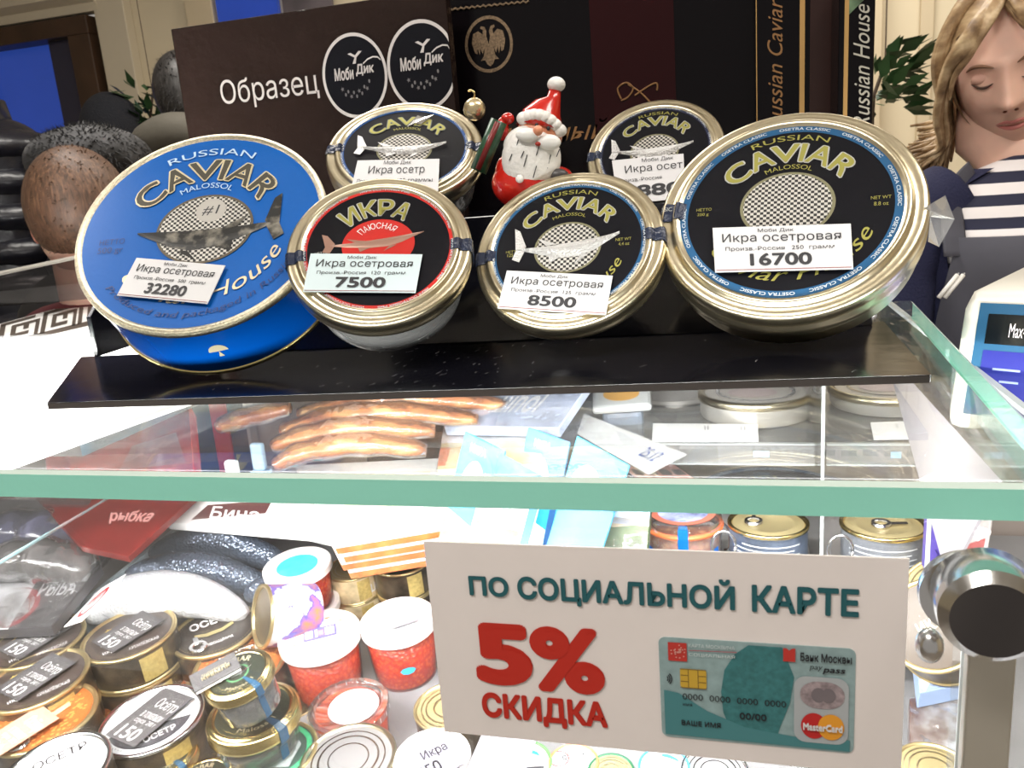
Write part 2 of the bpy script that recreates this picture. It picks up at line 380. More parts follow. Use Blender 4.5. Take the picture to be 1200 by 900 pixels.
# ================================================================ leaning tins
def ell(W, H, xt):
    Mxy = xt*H; m = (W*W+H*H)/2; d = (W*W-H*H)/2; r = math.hypot(d, Mxy); return math.sqrt(m+r), math.sqrt(m-r), .5*math.atan2(Mxy, d)
def lid_pose(cx, cy, W, H, xt, d, up):
    a, b, ph = ell(W, H, xt); ct = b/a; st = math.sqrt(1-ct*ct); v = -ray(cx, cy).normalized()
    pd = CR*(-math.sin(ph))+CU*math.cos(ph); pd = (pd-v*pd.dot(v)).normalized(); n = v*ct+pd*st
    c = at(cx, cy, d); return frame(c, n, up), a*d/F
hatch = ramp_mat('woven_hatch', 'checker', [(.4, (.03, .03, .03)), (.6, (.62, .60, .56))], scale=640, rough=.35, metal=.3)
def tin(name, label, pose, hr, style, group='caviar tins leaning on the black rack'):
    Mx, R = pose; h = hr*R
    root = thing(name, label, 'caviar tin', Mx @ Matrix.Translation((0, 0, -h)), group)
    T = [h]
    def P(nm, geo, m, dz=0, par=None, **k):
        V, Fc = geo; return obj(nm, [(x*R, y*R, z*R+h+dz) for x, y, z in V], Fc, m, par or root, **k)
    if style == 'blue':
        P('body', lathe([(0, -hr), (.965, -hr), (.985, -hr+.02), (.985, -.05), (.985, -.03)], 96), mat('blue_tin_side', (.0, .055, .30), .22, coat=.5), smooth='auto')
        P('lid_rim', lathe([(.93, -.012), (.945, .0), (.965, .012), (.99, .012), (1.0, -.005), (1.0, -.045), (.985, -.055)], 96), mat('worn_gold', (.66, .60, .45), .33, 1, bump=.35, bscale=1500, var=.2, vscale=700), smooth=True)
        P('base_rim', lathe([(.985, -hr+.035), (1.0, -hr+.03), (1.0, -hr), (.97, -hr-.003)], 96), gold2, smooth=True)
        P('lid_panel', disc(.94, -.004, 96), blue_print)
        shell = [(0, -.0)]+[(.075*math.cos(math.radians(a)), .085*math.sin(math.radians(a))) for a in range(0, 181, 15)]
        sh = []
        for (x, y) in shell+[(-.02, -.07), (.02, -.07)]:
            an = math.radians(-82)+x; zz = -hr*.5+y*1.0; sh.append((.987*math.cos(an), .987*math.sin(an), zz))
        P('shell_emblem', (sh, [(0, i, i+1) for i in range(1, 13)]+[(0, 14, 15)]), paleg)
    else:
        if style == 'jar':
            P('glass_jar', lathe([(0, -hr), (.72, -hr), (.83, -hr+.06), (.86, -hr+.2), (.90, -.3), (.9, -.12)], 64), glass('jar_glass', (.90, .92, .92), 1.6, .06, haze=.10, bump=.35, bscale=60), smooth=True)
            P('caviar', lathe([(0, -hr+.05), (.7, -hr+.05), (.80, -hr+.14), (.84, -.3), (.84, -.2), (0, -.2)], 48), mat('caviar_dark', (.10, .09, .08), .3, bump=.3, bscale=600), smooth=True)
            P('lid_rim', lathe([(.77, -.006), (.80, .0), (.815, .022), (.845, .03), (.865, .022), (.875, .0), (.90, -.012), (.93, -.008), (.965, -.004), (.99, -.022), (1.0, -.06), (1.0, -.12), (.985, -.14), (.985, -.18), (.995, -.20), (.99, -.235), (.965, -.25), (.93, -.25)], 96), gold, smooth=True)
        else:
            P('body', lathe([(0, -hr), (.93, -hr), (.97, -hr+.03), (.97, -.25)], 96), gold, smooth='auto')
            P('lid_rim', lathe([(.79, -.006), (.825, .0), (.84, .024), (.865, .032), (.885, .022), (.89, .004), (.915, -.012), (.945, -.006), (.975, -.006), (.995, -.022), (1.0, -.05), (1.0, -.10), (.99, -.125), (.99, -.15), (1.005, -.17), (1.005, -.24), (.99, -.27), (.965, -.28)], 96), gold, smooth=True)
        P('label', disc(.83 if style == 'can' else .81, .002, 96), black_print)
    return root, P, R
def letters(P, items, m, par, bold=0, dz=.0002, name='lettering', z=.003):
    return P(name, join(*[text_arc(*i, z, bold) if len(i) == 5 else text_arc(*i[:5], z, bold, **i[5]) for i in items]), m, dz, par)
def caviar_title(P, lab, word, r0, r1, a, mfill, mout):
    P('title_outline', text_arc(word, r0, r1, -a, a, .003, .05, ol=True), mout, .0001, lab)
    P('title', text_arc(word, r0, r1, -a, a, .003, .016, ol=True), mfill, .0003, lab)
tags = {}
def standard_face(root, P, ringm, ringtext, nrep, word='CAVIAR', ro=.83, fish=True, fishm=None):
    lab = root.children[[c.name.split('.')[0] for c in root.children].index('label')]
    rw = .065
    P('label_ring', ring(ro-rw, ro-.004, .004, 96), ringm, 0, lab)
    n = nrep
    letters(P, [(ringtext, ro-rw+.017, ro-.02, 360*i/n-.40*360/n+8, 360*i/n+.40*360/n+8) for i in range(n)], mat('ring_letter', (.65, .70, .75), .4), lab, .012, .0003, 'ring_lettering', .0045)
    return lab

# blue tin
blue = tin('blue_caviar_tin', 'big bright blue round caviar tin with gold rim at the left end of the rack', lid_pose(236, 266, 138, 118, 43, .436, 81), .60, 'blue')
root, P, R = blue
lp = root.children[3]
caviar_title(P, lp, 'CAVIAR', .49, .70, 62, darkgoldink, paleg)
letters(P, [('RUSSIAN', .76, .83, -27, 27)], mat('pale_blue_ink', (.45, .62, .8), .5), lp, .01)
letters(P, [('MALOSSOL', .40, .455, -30, 30)], mat('pale_blue_ink', (.45, .62, .8), .5), lp, .01, name='small_lettering')
def shift(g, dx, dy, dz=0): return [(x+dx, y+dy, z+dz) for x, y, z in g[0]], g[1]
P('oval_outline', disc(.345, .0035, 64, 1.12, 1.0, .03, -.02), mat('oval_brown', (.10, .08, .05), .4), 0, lp)
P('woven_oval', disc(.325, .0045, 64, 1.12, 1.0, .03, -.02), hatch, 0, lp)
P('number_badge', disc(.12, .0052, 40, 1, 1, .06, .16), mat('badge_grey', (.45, .43, .40), .4), 0, lp)
P('badge_number', shift(text_box('#1', (-.07, -.05, .07, .05), .006, .01, .2), .06, .16), ink, 0, lp)
fv = fish_relief(1.05, 1.05, .006, flip=True, h=.004)
fv = ([(x*math.cos(.1)-y*math.sin(.1)+.03, x*math.sin(.1)+y*math.cos(.1)-.08, z) for x, y, z in fv[0]], fv[1])
P('sturgeon_print', fv, ramp_mat('fish_print', 'noise', [(.5, (.008, .008, .008)), (.72, (.25, .23, .19))], scale=130, rough=.35), 0, lp)
letters(P, [('Produced and packaged in Russia', .80, .87, 232, 120, dict(inside=True, shear=.2))], navy_ink, lp, .005, name='bottom_lettering')
letters(P, [('Caviar House', .60, .73, 232, 112, dict(inside=True, shear=.35))], paleg, lp, .004, name='script_lettering')
P('net_weight', join(text_box('НЕТТО', (-.80, -.10, -.60, -.045), .003, .01), text_box('500 gr', (-.80, -.20, -.60, -.125), .003, .01)), navy_ink, 0, lp)

def price_tag(px, pl, lines, label, m=paper, tilt=None, edge=True):
    Q = patch(px, pl); r = thing('price_tag', label, 'price tag', Q.o.copy(), 'price cards on the caviar tins')
    c = Q.slab('card', .0004, m, r, h=.0)
    if edge: Q.slab('border_line', .0001, mat('tag_line', (.25, .05, .05), .5), r, u=(.01, .99), v=(.03, .042), h=.0002)
    V, Fc = Q.text(lines); obj('lettering', V, Fc, ink, r); return r
def plane_of(pose, lift):
    Mx, R = pose; n = Mx.to_3x3() @ Vector((0, 0, 1)); return (Mx.translation+n*lift, n)
def tagtext(name, origin, price, grams):
    return [('Моби Дик', .34, .845, .60, .94), (name, .07, .60, .93, .84, .004), (origin, .09, .43, .53, .54), (grams, .58, .43, .88, .54, 0)]+([(price, .27, .11, .72, .385, .03)] if price else [])
pb = lid_pose(236, 266, 138, 118, 43, .436, 81)
price_tag([(160, 302), (264, 311), (243, 356), (137, 346)], plane_of(pb, .0022), tagtext('Икра осетровая', 'Произв.-Россия', '32280', '500  грамм'), 'white price card reading 32280 on the blue tin')
# rest one card in front: red label jar
pr_ = lid_pose(443.5, 289, 108, 86, 14, .414, 93)
root, P, R = tin('caviar_jar', 'gold-lidded glass jar with black label ringed in red, right of the blue tin', pr_, .85, 'jar')
lab = standard_face(root, P, red_print, 'ИКРА ОСЕТРОВЫХ РЫБ', 7)
caviar_title(P, lab, 'ИКРА', .43, .65, 42, goldink, silverink)
P('red_oval', disc(.35, .004, 48, 1.12, .98, .0, .03), red_print, 0, lab)
letters(P, [('ПАЮСНАЯ', .24, .325, -44, 44)], white, lab, .01, name='oval_lettering', z=.005)
fv = fish_relief(1.0, .6, .0055, h=.006)
P('sturgeon_print', ([(x, y+.07, z) for x, y, z in fv[0]], fv[1]), mat('copper_fish', (.35, .20, .15), .35, .3), 0, lab)
P('net_weight', join(text_box('НЕТТО', (-.68, -.02, -.54, .01), .004), text_box('120 г', (-.66, -.07, -.56, -.035), .004)), silverink, 0, lab)
price_tag([(364, 297), (495, 298), (487, 343), (355, 342)], plane_of(pr_, .0022), tagtext('Икра осетровая', 'Произв.-Россия', '7500', '120  грамм'), 'bluish price card reading 7500 on the red ringed jar', mat('bluish_paper', (.62, .74, .78), .45))
def weave(P, lab, y=-.02, r=.30):
    P('oval_outline', disc(r+.022, .0038, 64, 1.1, 1.0, 0, y), mat('oval_gold', (.22, .21, .12), .4, .3), 0, lab)
    P('woven_oval', disc(r, .0046, 64, 1.1, 1.0, 0, y), hatch, 0, lab)
def seal(P, root, ang, jar=True):
    pf = [(.77, .006), (.80, .008), (.815, .028), (.845, .037), (.865, .030), (.9, -.004), (.965, .004), (1.0, -.018), (1.012, -.06), (1.012, -.25), (.99, -.30)]
    P('seal_strip', lathe(pf, 6, math.radians(ang-5), math.radians(ang+5)), mat('seal_tape', (.012, .02, .05), .25, bump=.2, bscale=300), 0, root)
seal(P, root, -6); seal(P, root, 182)
pa = lid_pose(665, 288, 111, 91, 17, .425, 86)
root, P, R = tin('caviar_jar', 'gold-lidded jar with black label, silver sturgeon and blue ring, centre of the front row', pa, .50, 'jar')
lab = standard_face(root, P, mat('ring_blue', (.01, .09, .22), .3), 'OSETRA PREMIER', 9)
caviar_title(P, lab, 'CAVIAR', .47, .63, 58, goldink, silverink)
letters(P, [('RUSSIAN', .675, .73, -24, 24)], goldink, lab, .006, name='upper_lettering')
letters(P, [('MALOSSOL', .385, .425, -26, 26)], goldink, lab, .004, name='small_lettering')
weave(P, lab)
fv = fish_relief(1.02, 1.0, .006, h=.03)
P('silver_sturgeon', ([(x+.03, y-.01, z) for x, y, z in fv[0]], fv[1]), mat('embossed_silver', (.74, .74, .74), .32, .65, bump=.5, bscale=900), 0, lab, smooth=True)
letters(P, [('Caviar House', .52, .63, 232, 112, dict(inside=True, shear=.35))], goldink, lab, .004, name='script_lettering')
P('net_weight', join(text_box('NET WT', (.50, .0, .66, .035), .004), text_box('4.4 oz', (.53, -.06, .64, -.02), .004), text_box('НЕТТО', (-.66, -.03, -.52, .0), .004), text_box('125 г', (-.64, -.08, -.54, -.04), .004)), goldink, 0, lab)
seal(P, root, 3); seal(P, root, 184)
price_tag([(594, 317), (718, 323), (710, 369), (583, 361)], plane_of(pa, .0025), tagtext('Икра осетровая', 'Произв.-Россия', '8500', '125  грамм'), 'white price card reading 8500 on the silver sturgeon jar')
pc = lid_pose(922, 244, 150, 118, 8, .399, 87)
root, P, R = tin('caviar_tin', 'largest gold tin with black label and blue ring at the right end of the rack', pc, .45, 'can')
lab = standard_face(root, P, mat('ring_blue', (.01, .09, .22), .3), 'OSETRA CLASSIC', 10)
caviar_title(P, lab, 'CAVIAR', .46, .64, 56, goldink, silverink)
letters(P, [('RUSSIAN', .68, .735, -25, 25)], goldink, lab, .006, name='upper_lettering')
letters(P, [('MALOSSOL', .385, .43, -26, 26)], goldink, lab, .004, name='small_lettering')
weave(P, lab, .03, .30)
letters(P, [('Caviar House', .56, .68, 236, 112, dict(inside=True, shear=.35))], goldink, lab, .004, name='script_lettering')
P('net_weight', join(text_box('NET WT', (.60, .02, .74, .05), .004), text_box('8.8 oz', (.62, -.04, .72, -.005), .004), text_box('НЕТТО', (-.70, .03, -.58, .058), .004), text_box('250 g', (-.69, -.025, -.60, .01), .004)), goldink, 0, lab)
P('seal_strip', lathe([(.79, .006), (.84, .03), (.865, .04), (.9, .0), (.96, .003), (1.005, -.03), (1.012, -.08), (1.02, -.26)], 6, math.radians(172), math.radians(183)), mat('seal_tape', (.012, .02, .05), .25), 0, root)
P('seal_lettering', text_box('SSIC', (-.985, .045, -.90, .085), .012), silverink, .0004, root)
P('film_wrap', ([(.95, -.1, .01), (1.10, .05, -.05), (1.16, -.12, -.12), (1.06, -.3, -.2), (.98, -.32, -.1), (1.0, -.1, -.1)], [(0, 1, 2, 5), (5, 2, 3, 4)]), glass('film', (.92, .92, .88), 1.5, .12, haze=.15, bump=.4), 0, root)
price_tag([(835, 267), (997, 262), (1000, 315), (838, 319)], plane_of(pc, .0028), tagtext('Икра осетровая', 'Произв.-Россия', '16700', '250  грамм'), 'white price card reading 16700 on the largest gold tin')
# two jars behind
pbl = lid_pose(474, 174, 92, 57, 16, .505, 80)
root, P, R = tin('caviar_jar', 'gold-lidded black label jar in the back row, left of the santa figure', pbl, .75, 'jar')
lab = standard_face(root, P, mat('ring_blue2', (.01, .07, .26), .3), 'OSETRA CLASSIC', 9)
caviar_title(P, lab, 'CAVIAR', .47, .64, 56, goldink, mat('dim_silver', (.2, .22, .2), .4, .5)); weave(P, lab)
letters(P, [('MALOSSOL', .385, .43, -26, 26)], goldink, lab, .004, name='small_lettering')
P('silver_sturgeon', fish_relief(1.05, .9, .006, h=.03), mat('embossed_silver', (.74, .74, .74), .32, .65), 0, lab, smooth=True)
P('torn_foil', ([(-.02, .42, .006), (.08, .50, .01), (.16, .47, .006), (.32, .66, .02), (.18, .62, .008), (.1, .66, .01), (.06, .56, .006)], [(0, 1, 2, 3, 4, 5, 6)]), silver, .0004, lab)
seal(P, root, 2); seal(P, root, 180)
price_tag([(419, 188), (515, 186), (513, 234), (408, 236)], plane_of(pbl, .003), [('Моби Дик', .33, .86, .66, .97), ('Икра осетр', .16, .60, .83, .84, .004), ('Произв.-Россия', .05, .40, .45, .52), ('125 граммы', .52, .40, .93, .52)], 'white price card half hidden on the back left jar', edge=False)
pbr = lid_pose(767, 176, 80, 60, 9, .545, 84)
root, P, R = tin('caviar_jar', 'gold-lidded black label jar in the back row, right of the santa figure', pbr, .70, 'jar')
lab = standard_face(root, P, mat('ring_dark', (.01, .015, .05), .3), 'OSETRA CLASSIC', 9)
caviar_title(P, lab, 'CAVIAR', .47, .64, 56, goldink, silverink); weave(P, lab)
letters(P, [('RUSSIAN', .675, .73, -24, 24)], goldink, lab, .006, name='upper_lettering')
P('silver_sturgeon', fish_relief(1.1, .9, .006, h=.03), mat('embossed_silver', (.74, .74, .74), .32, .65), 0, lab, smooth=True)
seal(P, root, 182)
price_tag([(717, 188), (801, 180), (803, 232), (724, 240)], plane_of(pbr, .003), [('Моби Дик', .42, .87, .86, .97), ('Икра осетровая', .17, .63, 1.3, .84, .004), ('Произв.-Россия', .03, .45, .68, .55), ('8800', .32, .12, 1.0, .38, .03)][:1]+[('Икра осет', .17, .63, .98, .84, .004), ('Произв.-Россия', .03, .45, .68, .55), ('880', .30, .12, .95, .38, .03)], 'white price card ending in 80 on the back right jar', edge=False)

# ================================================================ santa
sp = ony(620, 236, .475); sp.z = TOP+.0765
SMx = Matrix.Translation(sp) @ Matrix.Rotation(math.radians(12), 4, 'Z') @ Matrix.Rotation(math.radians(8), 4, 'Y')
san = thing('santa_figurine', 'small glossy red and white santa figurine standing behind the front tins', 'figurine', SMx)
k = .00047
sred = mat('santa_red', (.55, .015, .008), .22, coat=.5); swhite = mat('santa_white', (.82, .80, .77), .35, bump=.15, bscale=500); sface = mat('santa_face', (.75, .30, .17), .35)
def SB(nm, parts, m, par=san): return obj(nm, *join(*[ball((c[0]*k, c[1]*k, c[2]*k), 1, 16, 24, (s[0]*k, s[1]*k, s[2]*k)) for c, s in parts]), m, par, smooth=True)
SB('body', [((-3, 0, 32), (47, 36, 34)), ((34, -6, 40), (18, 16, 16)), ((-32, -4, 46), (14, 14, 20))], sred)
SB('head', [((6, -4, 92), (28, 25, 27))], sface)
SB('beard', [((-2, -20, 62), (36, 20, 38)), ((-4, -16, 76), (33, 18, 26))], swhite)
SB('moustache', [((-8, -40, 88), (14, 6, 8)), ((18, -38, 82), (14, 6, 9))], mat('moustache_white', (.86, .85, .83), .3))
SB('nose', [((4, -42, 94), (6, 6, 6))], sface)
SB('mouth', [((5, -41, 79), (3.4, 3, 2.6))], mat('santa_mouth', (.35, .02, .01), .4))
SB('eye', [((16, -30, 98), (2.2, 2, 2.6))], ink); SB('eye', [((2, -30, 101), (2.2, 2, 2.6))], ink)
SB('hat_brim', [((-14+i*6.2, -16-6*math.sin(i/7*PI), 104+13*math.sin((i+1)/9*PI)-i*1.6), (9, 9, 8)) for i in range(8)], swhite)
obj('hat', *loft([(6*k, -2*k, 98*k), (8*k, 0, 112*k), (14*k, 0, 124*k), (20*k, 0, 134*k), (21*k, 0, 146*k)], [30*k, 26*k, 18*k, 9*k, 7*k], 20), sred, san, smooth=True)
SB('pompom', [((22, 0, 151), (11, 11, 9))], swhite)
SB('cuff', [((40, -20, 36), (11, 9, 12))], swhite); SB('mitten', [((33, -27, 44), (12, 7, 9))], mat('mitten_dark', (.05, .045, .045), .4))
SB('raised_arm', [((-40, -4, 96), (8, 8, 14)), ((-34, -6, 108), (8, 7, 7))], sred)
gs = [loft([((-66)*k+dx, -12*k, 44*k), ((-44)*k+dx, -12*k, 104*k)], .005, 10) for dx in (0,)]
obj('green_sack', *gs[0], mat('sack_green', (.02, .07, .035), .3, var=.4, vscale=200), san, smooth=True)
obj('sack_stripe', *loft([(-66*k, -22*k, 46*k), (-45*k, -22*k, 102*k)], .0016, 8), mat('stripe_red', (.18, .01, .01), .4), san, smooth=True)
wr = []
for x, z, l in [(-20, 76, 14), (-10, 52, 14), (4, 66, 12), (18, 52, 16), (-28, 58, 8), (2, 40, 14), (28, 66, 9), (-14, 62, 8)]:
    yy = -39 if abs(x) < 15 else -34
    wr.append(loft([(x*k, (yy-1)*k, z*k), ((x+3)*k, (yy-1.5)*k, (z+l)*k)], .6*k, 6))
obj('beard_lines', *join(*wr), ink, san)
SB('button', [((-14, -38, 38), (5, 3, 5))], swhite)
bp = ony(556, 128, .50); bm_ = join(ball((0, 0, 0), .0062, 16, 24, (1.1, 1, 1.2)), lathe([(.0, .014), (.003, .014), (.003, .009), (.0, .009)], 12))
t = thing('bauble', 'tiny pale gold bauble left of the santa figure', 'bauble', bp)
obj('globe', *ball((0, 0, 0), .0062, 16, 24, (1.1, 1, 1.1)), mat('bauble_gold', (.75, .62, .38), .25, .8), t, smooth=True)
obj('hook', *loft(smoothpath([(0, 0, .006), (.001, 0, .009), (-.001, 0, .011), (-.003, 0, .0105)]), .0006, 8), gold2, t, smooth=True)

# ================================================================ sign card on the front glass
Q = Patch((-.0990, .2352, 1.3375), (.0505, .2352, 1.3375), (.0505, .2352, 1.2640), (-.0990, .2352, 1.2640))
card = thing('discount_sign', 'white card sign offering a 5% discount, hanging on the front glass', 'sign', Q.o.copy())
Q.slab('card', .0006, mat('sign_card', (.88, .81, .785), .6, var=.015, vscale=60), card)
teal = mat('sign_teal', (.018, .12, .14), .5); sred2 = mat('sign_red', (.55, .025, .012), .5)
def QP(px): # photo px -> uv on card
    q = ony(px[0], px[1], .2352); return ((q.x+.0990)/.1495, (q.z-1.2640)/.0735)
def uvbox(body, p0, p1, bold=0, sh=0):
    a = QP(p0); b = QP(p1); return (body, a[0], a[1], b[0], b[1], bold, sh)
obj('headline', *Q.text([uvbox('ПО', (551, 697), (595, 676), .035), uvbox('СОЦИАЛЬНОЙ', (608, 706), (861, 679), .035), uvbox('КАРТЕ', (881, 716), (1007, 690), .035)]), teal, card)
obj('percent', *Q.text([uvbox('5', (560, 800), (621, 732), .055), uvbox('%', (625, 808), (706, 737), .045)]), sred2, card)
obj('word', *Q.text([uvbox('СКИДКА', (567, 844), (711, 822), .045)]), sred2, card)
ca = QP((776, 860)); cb = QP((1003, 752))
c0 = (ca[0], QP((780, 862))[1]); c1 = (QP((1003, 760))[0], QP((1003, 760))[1])
def U(u, v): return (c0[0]+u*(c1[0]-c0[0]), c0[1]+v*(c1[1]-c0[1]))
def sub(u0, v0, u1, v1): a = U(u0, v0); b = U(u1, v1); return dict(u=(a[0], b[0]), v=(a[1], b[1]))
bc = Q.slab('bank_card_print', .0002, mat('card_teal_light', (.30, .42, .43), .4, var=.12, vscale=300), card, r=.0022, h=.0003, **sub(0, 0, 1, 1))
def cp(nm, geo, m): V, Fc = geo; return obj(nm, *Q.flat(([(*U(x, y), z) for x, y, z in V], Fc)), m, bc)
def dpoly(pts, z): return [(x, y, z) for x, y in pts], [tuple(range(len(pts)))]
arc1 = [(.34+.26*math.cos(math.radians(a))+.20, .5+.62*math.sin(math.radians(a))) for a in range(120, 250, 10)]
cp('teal_shape', dpoly([(.47, .975), (.40, .88), (.345, .72), (.325, .5), (.335, .3), (.38, .1), (.42, .03), (.60, .03), (.63, .2), (.68, .45), (.70, .7), (.64, .975)], .0005), mat('card_teal_dark', (.045, .19, .20), .4, var=.2, vscale=500))
cp('teal_swoosh', dpoly([(.02, .03), (.02, .48), (.10, .46), (.25, .30), (.45, .17), (.70, .12), (.98, .13), (.98, .02)], .00055), mat('card_teal_mid', (.07, .24, .26), .4))
cp('crest_square', ([(.05, .78, .0007), (.15, .78, .0007), (.15, .96, .0007), (.05, .96, .0007)], [(0, 1, 2, 3)]), mat('crest_red', (.55, .04, .03), .4))
cr = []
for i in range(24):
    a = random.uniform(0, 2*PI); q = random.uniform(0, .04); cr.append(([(.10+q*math.cos(a)+dx, .87+1.7*q*math.sin(a)+dy, .0009) for dx, dy in ((0, 0), (.008, 0), (.008, .012), (0, .012))], [(0, 1, 2, 3)]))
cp('crest_pattern', join(*cr), mat('crest_pale', (.75, .35, .3), .5))
cp('chip', ([(.11+.14*x, .52+.19*y, .0007) for x, y in ((.06, 0), (.94, 0), (1, .1), (1, .9), (.94, 1), (.06, 1), (0, .9), (0, .1))], [tuple(range(8))]), mat('chip_gold', (.75, .48, .06), .35, .3))
cp('chip_lines', join(*[([(.11+x0*.14, .52+y0*.19, .0008), (.11+x1*.14, .52+y0*.19, .0008), (.11+x1*.14, .52+y1*.19, .0008), (.11+x0*.14, .52+y1*.19, .0008)], [(0, 1, 2, 3)]) for x0, y0, x1, y1 in ((.3, .02, .33, .98), (.67, .02, .70, .98), (.02, .32, .3, .36), (.02, .64, .3, .68), (.7, .32, .98, .36), (.7, .64, .98, .68), (0, 0, 1, .04), (0, .96, 1, 1))]), mat('chip_dark', (.25, .15, .03), .5))
wv = []
for i, r_ in enumerate((.012, .022, .032)):
    V = []; 
    for a in range(-50, 51, 20):
        for q in (r_, r_+.006): V.append((.03+q*math.cos(math.radians(a)), .60+1.9*q*math.sin(math.radians(a)), .0008))
    wv.append((V, [(2*j, 2*j+1, 2*j+3, 2*j+2) for j in range(5)]))
cp('contactless_mark', join(*wv), ink)
cp('card_lettering', join(text_box('0000  0000  0000  0000', (.12, .405, .66, .465), .0008, .01), text_box('00/00', (.42, .255, .56, .32), .0008, .015), text_box('ВАШЕ ИМЯ', (.11, .145, .32, .195), .0008, .015), text_box('Банк Москвы', (.73, .865, .98, .945), .0008, .02), text_box('pay', (.775, .775, .84, .825), .0008, .0, .2), text_box('pass', (.84, .755, .95, .81), .0008, .02, .2), text_box('имя', (.12, .34, .17, .365), .0008)), ink, )
cp('pale_lettering', join(text_box('КАРТА МОСКВИЧА', (.16, .925, .40, .96), .0008, .01), text_box('СОЦИАЛЬНАЯ', (.16, .835, .40, .87), .0008, .01)), mat('pale_ink', (.65, .72, .72), .5))
cp('red_rule', ([(.16, .89, .0008), (.41, .90, .0008), (.41, .908, .0008), (.16, .898, .0008)], [(0, 1, 2, 3)]), mat('rule_red', (.4, .08, .1), .5))
cp('bank_emblem', ([(.645, .85, .0008), (.705, .85, .0008), (.705, .975, .0008), (.69, .975, .0008), (.675, .955, .0008), (.66, .975, .0008), (.645, .975, .0008)], [tuple(range(7))]), mat('crest_red', (.55, .04, .03), .4))
def rr(x0, y0, x1, y1, rx, ry, z): 
    p = []
    for cx, cy, a0 in ((x1-rx, y1-ry, 0), (x0+rx, y1-ry, 90), (x0+rx, y0+ry, 180), (x1-rx, y0+ry, 270)):
        for j in range(6): a = math.radians(a0+18*j); p.append((cx+rx*math.cos(a), cy+ry*math.sin(a)))
    return dpoly(p, z)
cp('hologram_panel', rr(.70, .08, .97, .72, .06, .1, .00065), mat('panel_pale', (.45, .48, .50), .4))
cp('hologram', rr(.73, .42, .95, .68, .09, .12, .0008), mat('holo_grey', (.42, .34, .36), .3, .3, var=.3, vscale=600))
cp('hologram_globes', join(dpoly([(.82+.035*math.cos(i*PI/10), .55+.07*math.sin(i*PI/10)) for i in range(20)], .0009), dpoly([(.87+.035*math.cos(i*PI/10), .55+.07*math.sin(i*PI/10)) for i in range(20)], .00092)), mat('holo_dark', (.28, .24, .26), .3, .5))
cp('red_disc', dpoly([(.80+.065*math.cos(i*PI/16), .25+.125*math.sin(i*PI/16)) for i in range(32)], .0009), mat('mc_red', (.55, .02, .02), .4))
cp('orange_disc', dpoly([(.885+.065*math.cos(i*PI/16), .25+.125*math.sin(i*PI/16)) for i in range(32)], .00095), mat('mc_orange', (.85, .36, .03), .4))
cp('disc_lettering', text_box('MasterCard', (.745, .215, .94, .28), .0011, .03), mat('mc_white', (.8, .8, .8), .5))
# glass clamp with its knob and post, right of the sign
kp = ony(1157, 706, .225)
Kx = Matrix.Translation(kp) @ Matrix.Rotation(math.radians(90), 4, 'X') @ Matrix.Rotation(math.radians(-6), 4, 'Y')
kn = thing('glass_clamp', 'polished steel round clamp knob on a pale flat post right of the sign', 'clamp', Kx)
obj('knob', *lathe([(0, .010), (.0104, .010), (.0112, .0092), (.0132, .0075), (.0135, .004), (.0135, -.006), (.012, -.008)], 64), mat('knob_steel', (.72, .72, .72), .16, 1), kn, smooth='auto')
obj('knob_face', *disc(.0106, .0102, 64), ramp_mat('turned_steel', 'wave', [(.0, (.10, .09, .09)), (1, (.30, .28, .27))], scale=3, rough=.3, metal=.9), kn)
obj('washer', *shift(lathe([(0, -.012), (.0128, -.012), (.0132, -.0105), (.0128, -.008), (.0, -.008)], 64), -.003, -.003), silver, kn, smooth='auto')
a_ = ony(1172, 745, .238)
obj('post', *box(-.0015, -.115, -.020, .0110, -.012, -.0135), mat('post_metal', (.62, .58, .50), .35, .7), kn, bevel=.0006)
obj('set_screw', *shift(ball((0, 0, 0), .004, 10, 16, (1, 1.4, 1)), -.012, -.022, -.012), silver, kn, smooth=True)
# ================================================================ room
cream = mat('cream_wall', (.68, .59, .42), .7, var=.05, vscale=1.5); cream2 = mat('cream_panel', (.60, .50, .34), .7)
moulding = mat('moulding', (.60, .53, .40), .5)
dkwood = mat('dark_door_wood', (.055, .028, .015), .4, var=.3, vscale=6)
WY = 3.05
struct('floor', *box(-4, -1.5, -.05, 2.5, WY+.3, 0), mat('floor_stone', (.30, .26, .22), .35, var=.15, vscale=2))
struct('ceiling', *box(-4, -1.5, 2.8, 2.5, WY+.3, 2.85), mat('ceiling_white', (.75, .72, .66), .8))
struct('wall_back', *box(-2.45, WY, 0, 2.5, WY+.12, 2.8), cream)
struct('wall_back_2', *box(-4, WY, 2.32, -2.45, WY+.12, 2.8), cream)
struct('wall_right', *box(2.4, -1.5, 0, 2.5, WY, 2.8), cream)
struct('wall_left', *box(-4.1, -1.5, 0, -4.0, WY, 2.8), cream)
for i, (x0, x1, m, t_) in enumerate([(-2.42, -2.28, moulding, .05), (-2.02, -1.90, cream2, .03), (-1.58, -1.42, dkwood, .03), (.45, .50, cream2, .07), (.62, .66, cream2, .02), (-1.10, -.9, moulding, .03)]):
    struct('trim_%d' % (i+1), *box(x0, WY-t_, 0, x1, WY-.0005, 2.799), m, bevel=.004)
dr = thing('door_1', 'dark framed glass door showing blue dusk behind the shoppers', 'door', (-3.1, WY, 0))
del dr['label']; del dr['category']; dr['kind'] = 'structure'
def dbox(nm, x0, y0, z0, x1, y1, z1, m, par=dr, **k): return obj(nm, *box(x0, y0, z0, x1, y1, z1), m, par, **k)
dbox('jamb', .54, -.06, 0, .645, .1, 2.19, dkwood, bevel=.004); dbox('lintel', -.8, -.06, 2.19, .645, .1, 2.26, dkwood, bevel=.004)
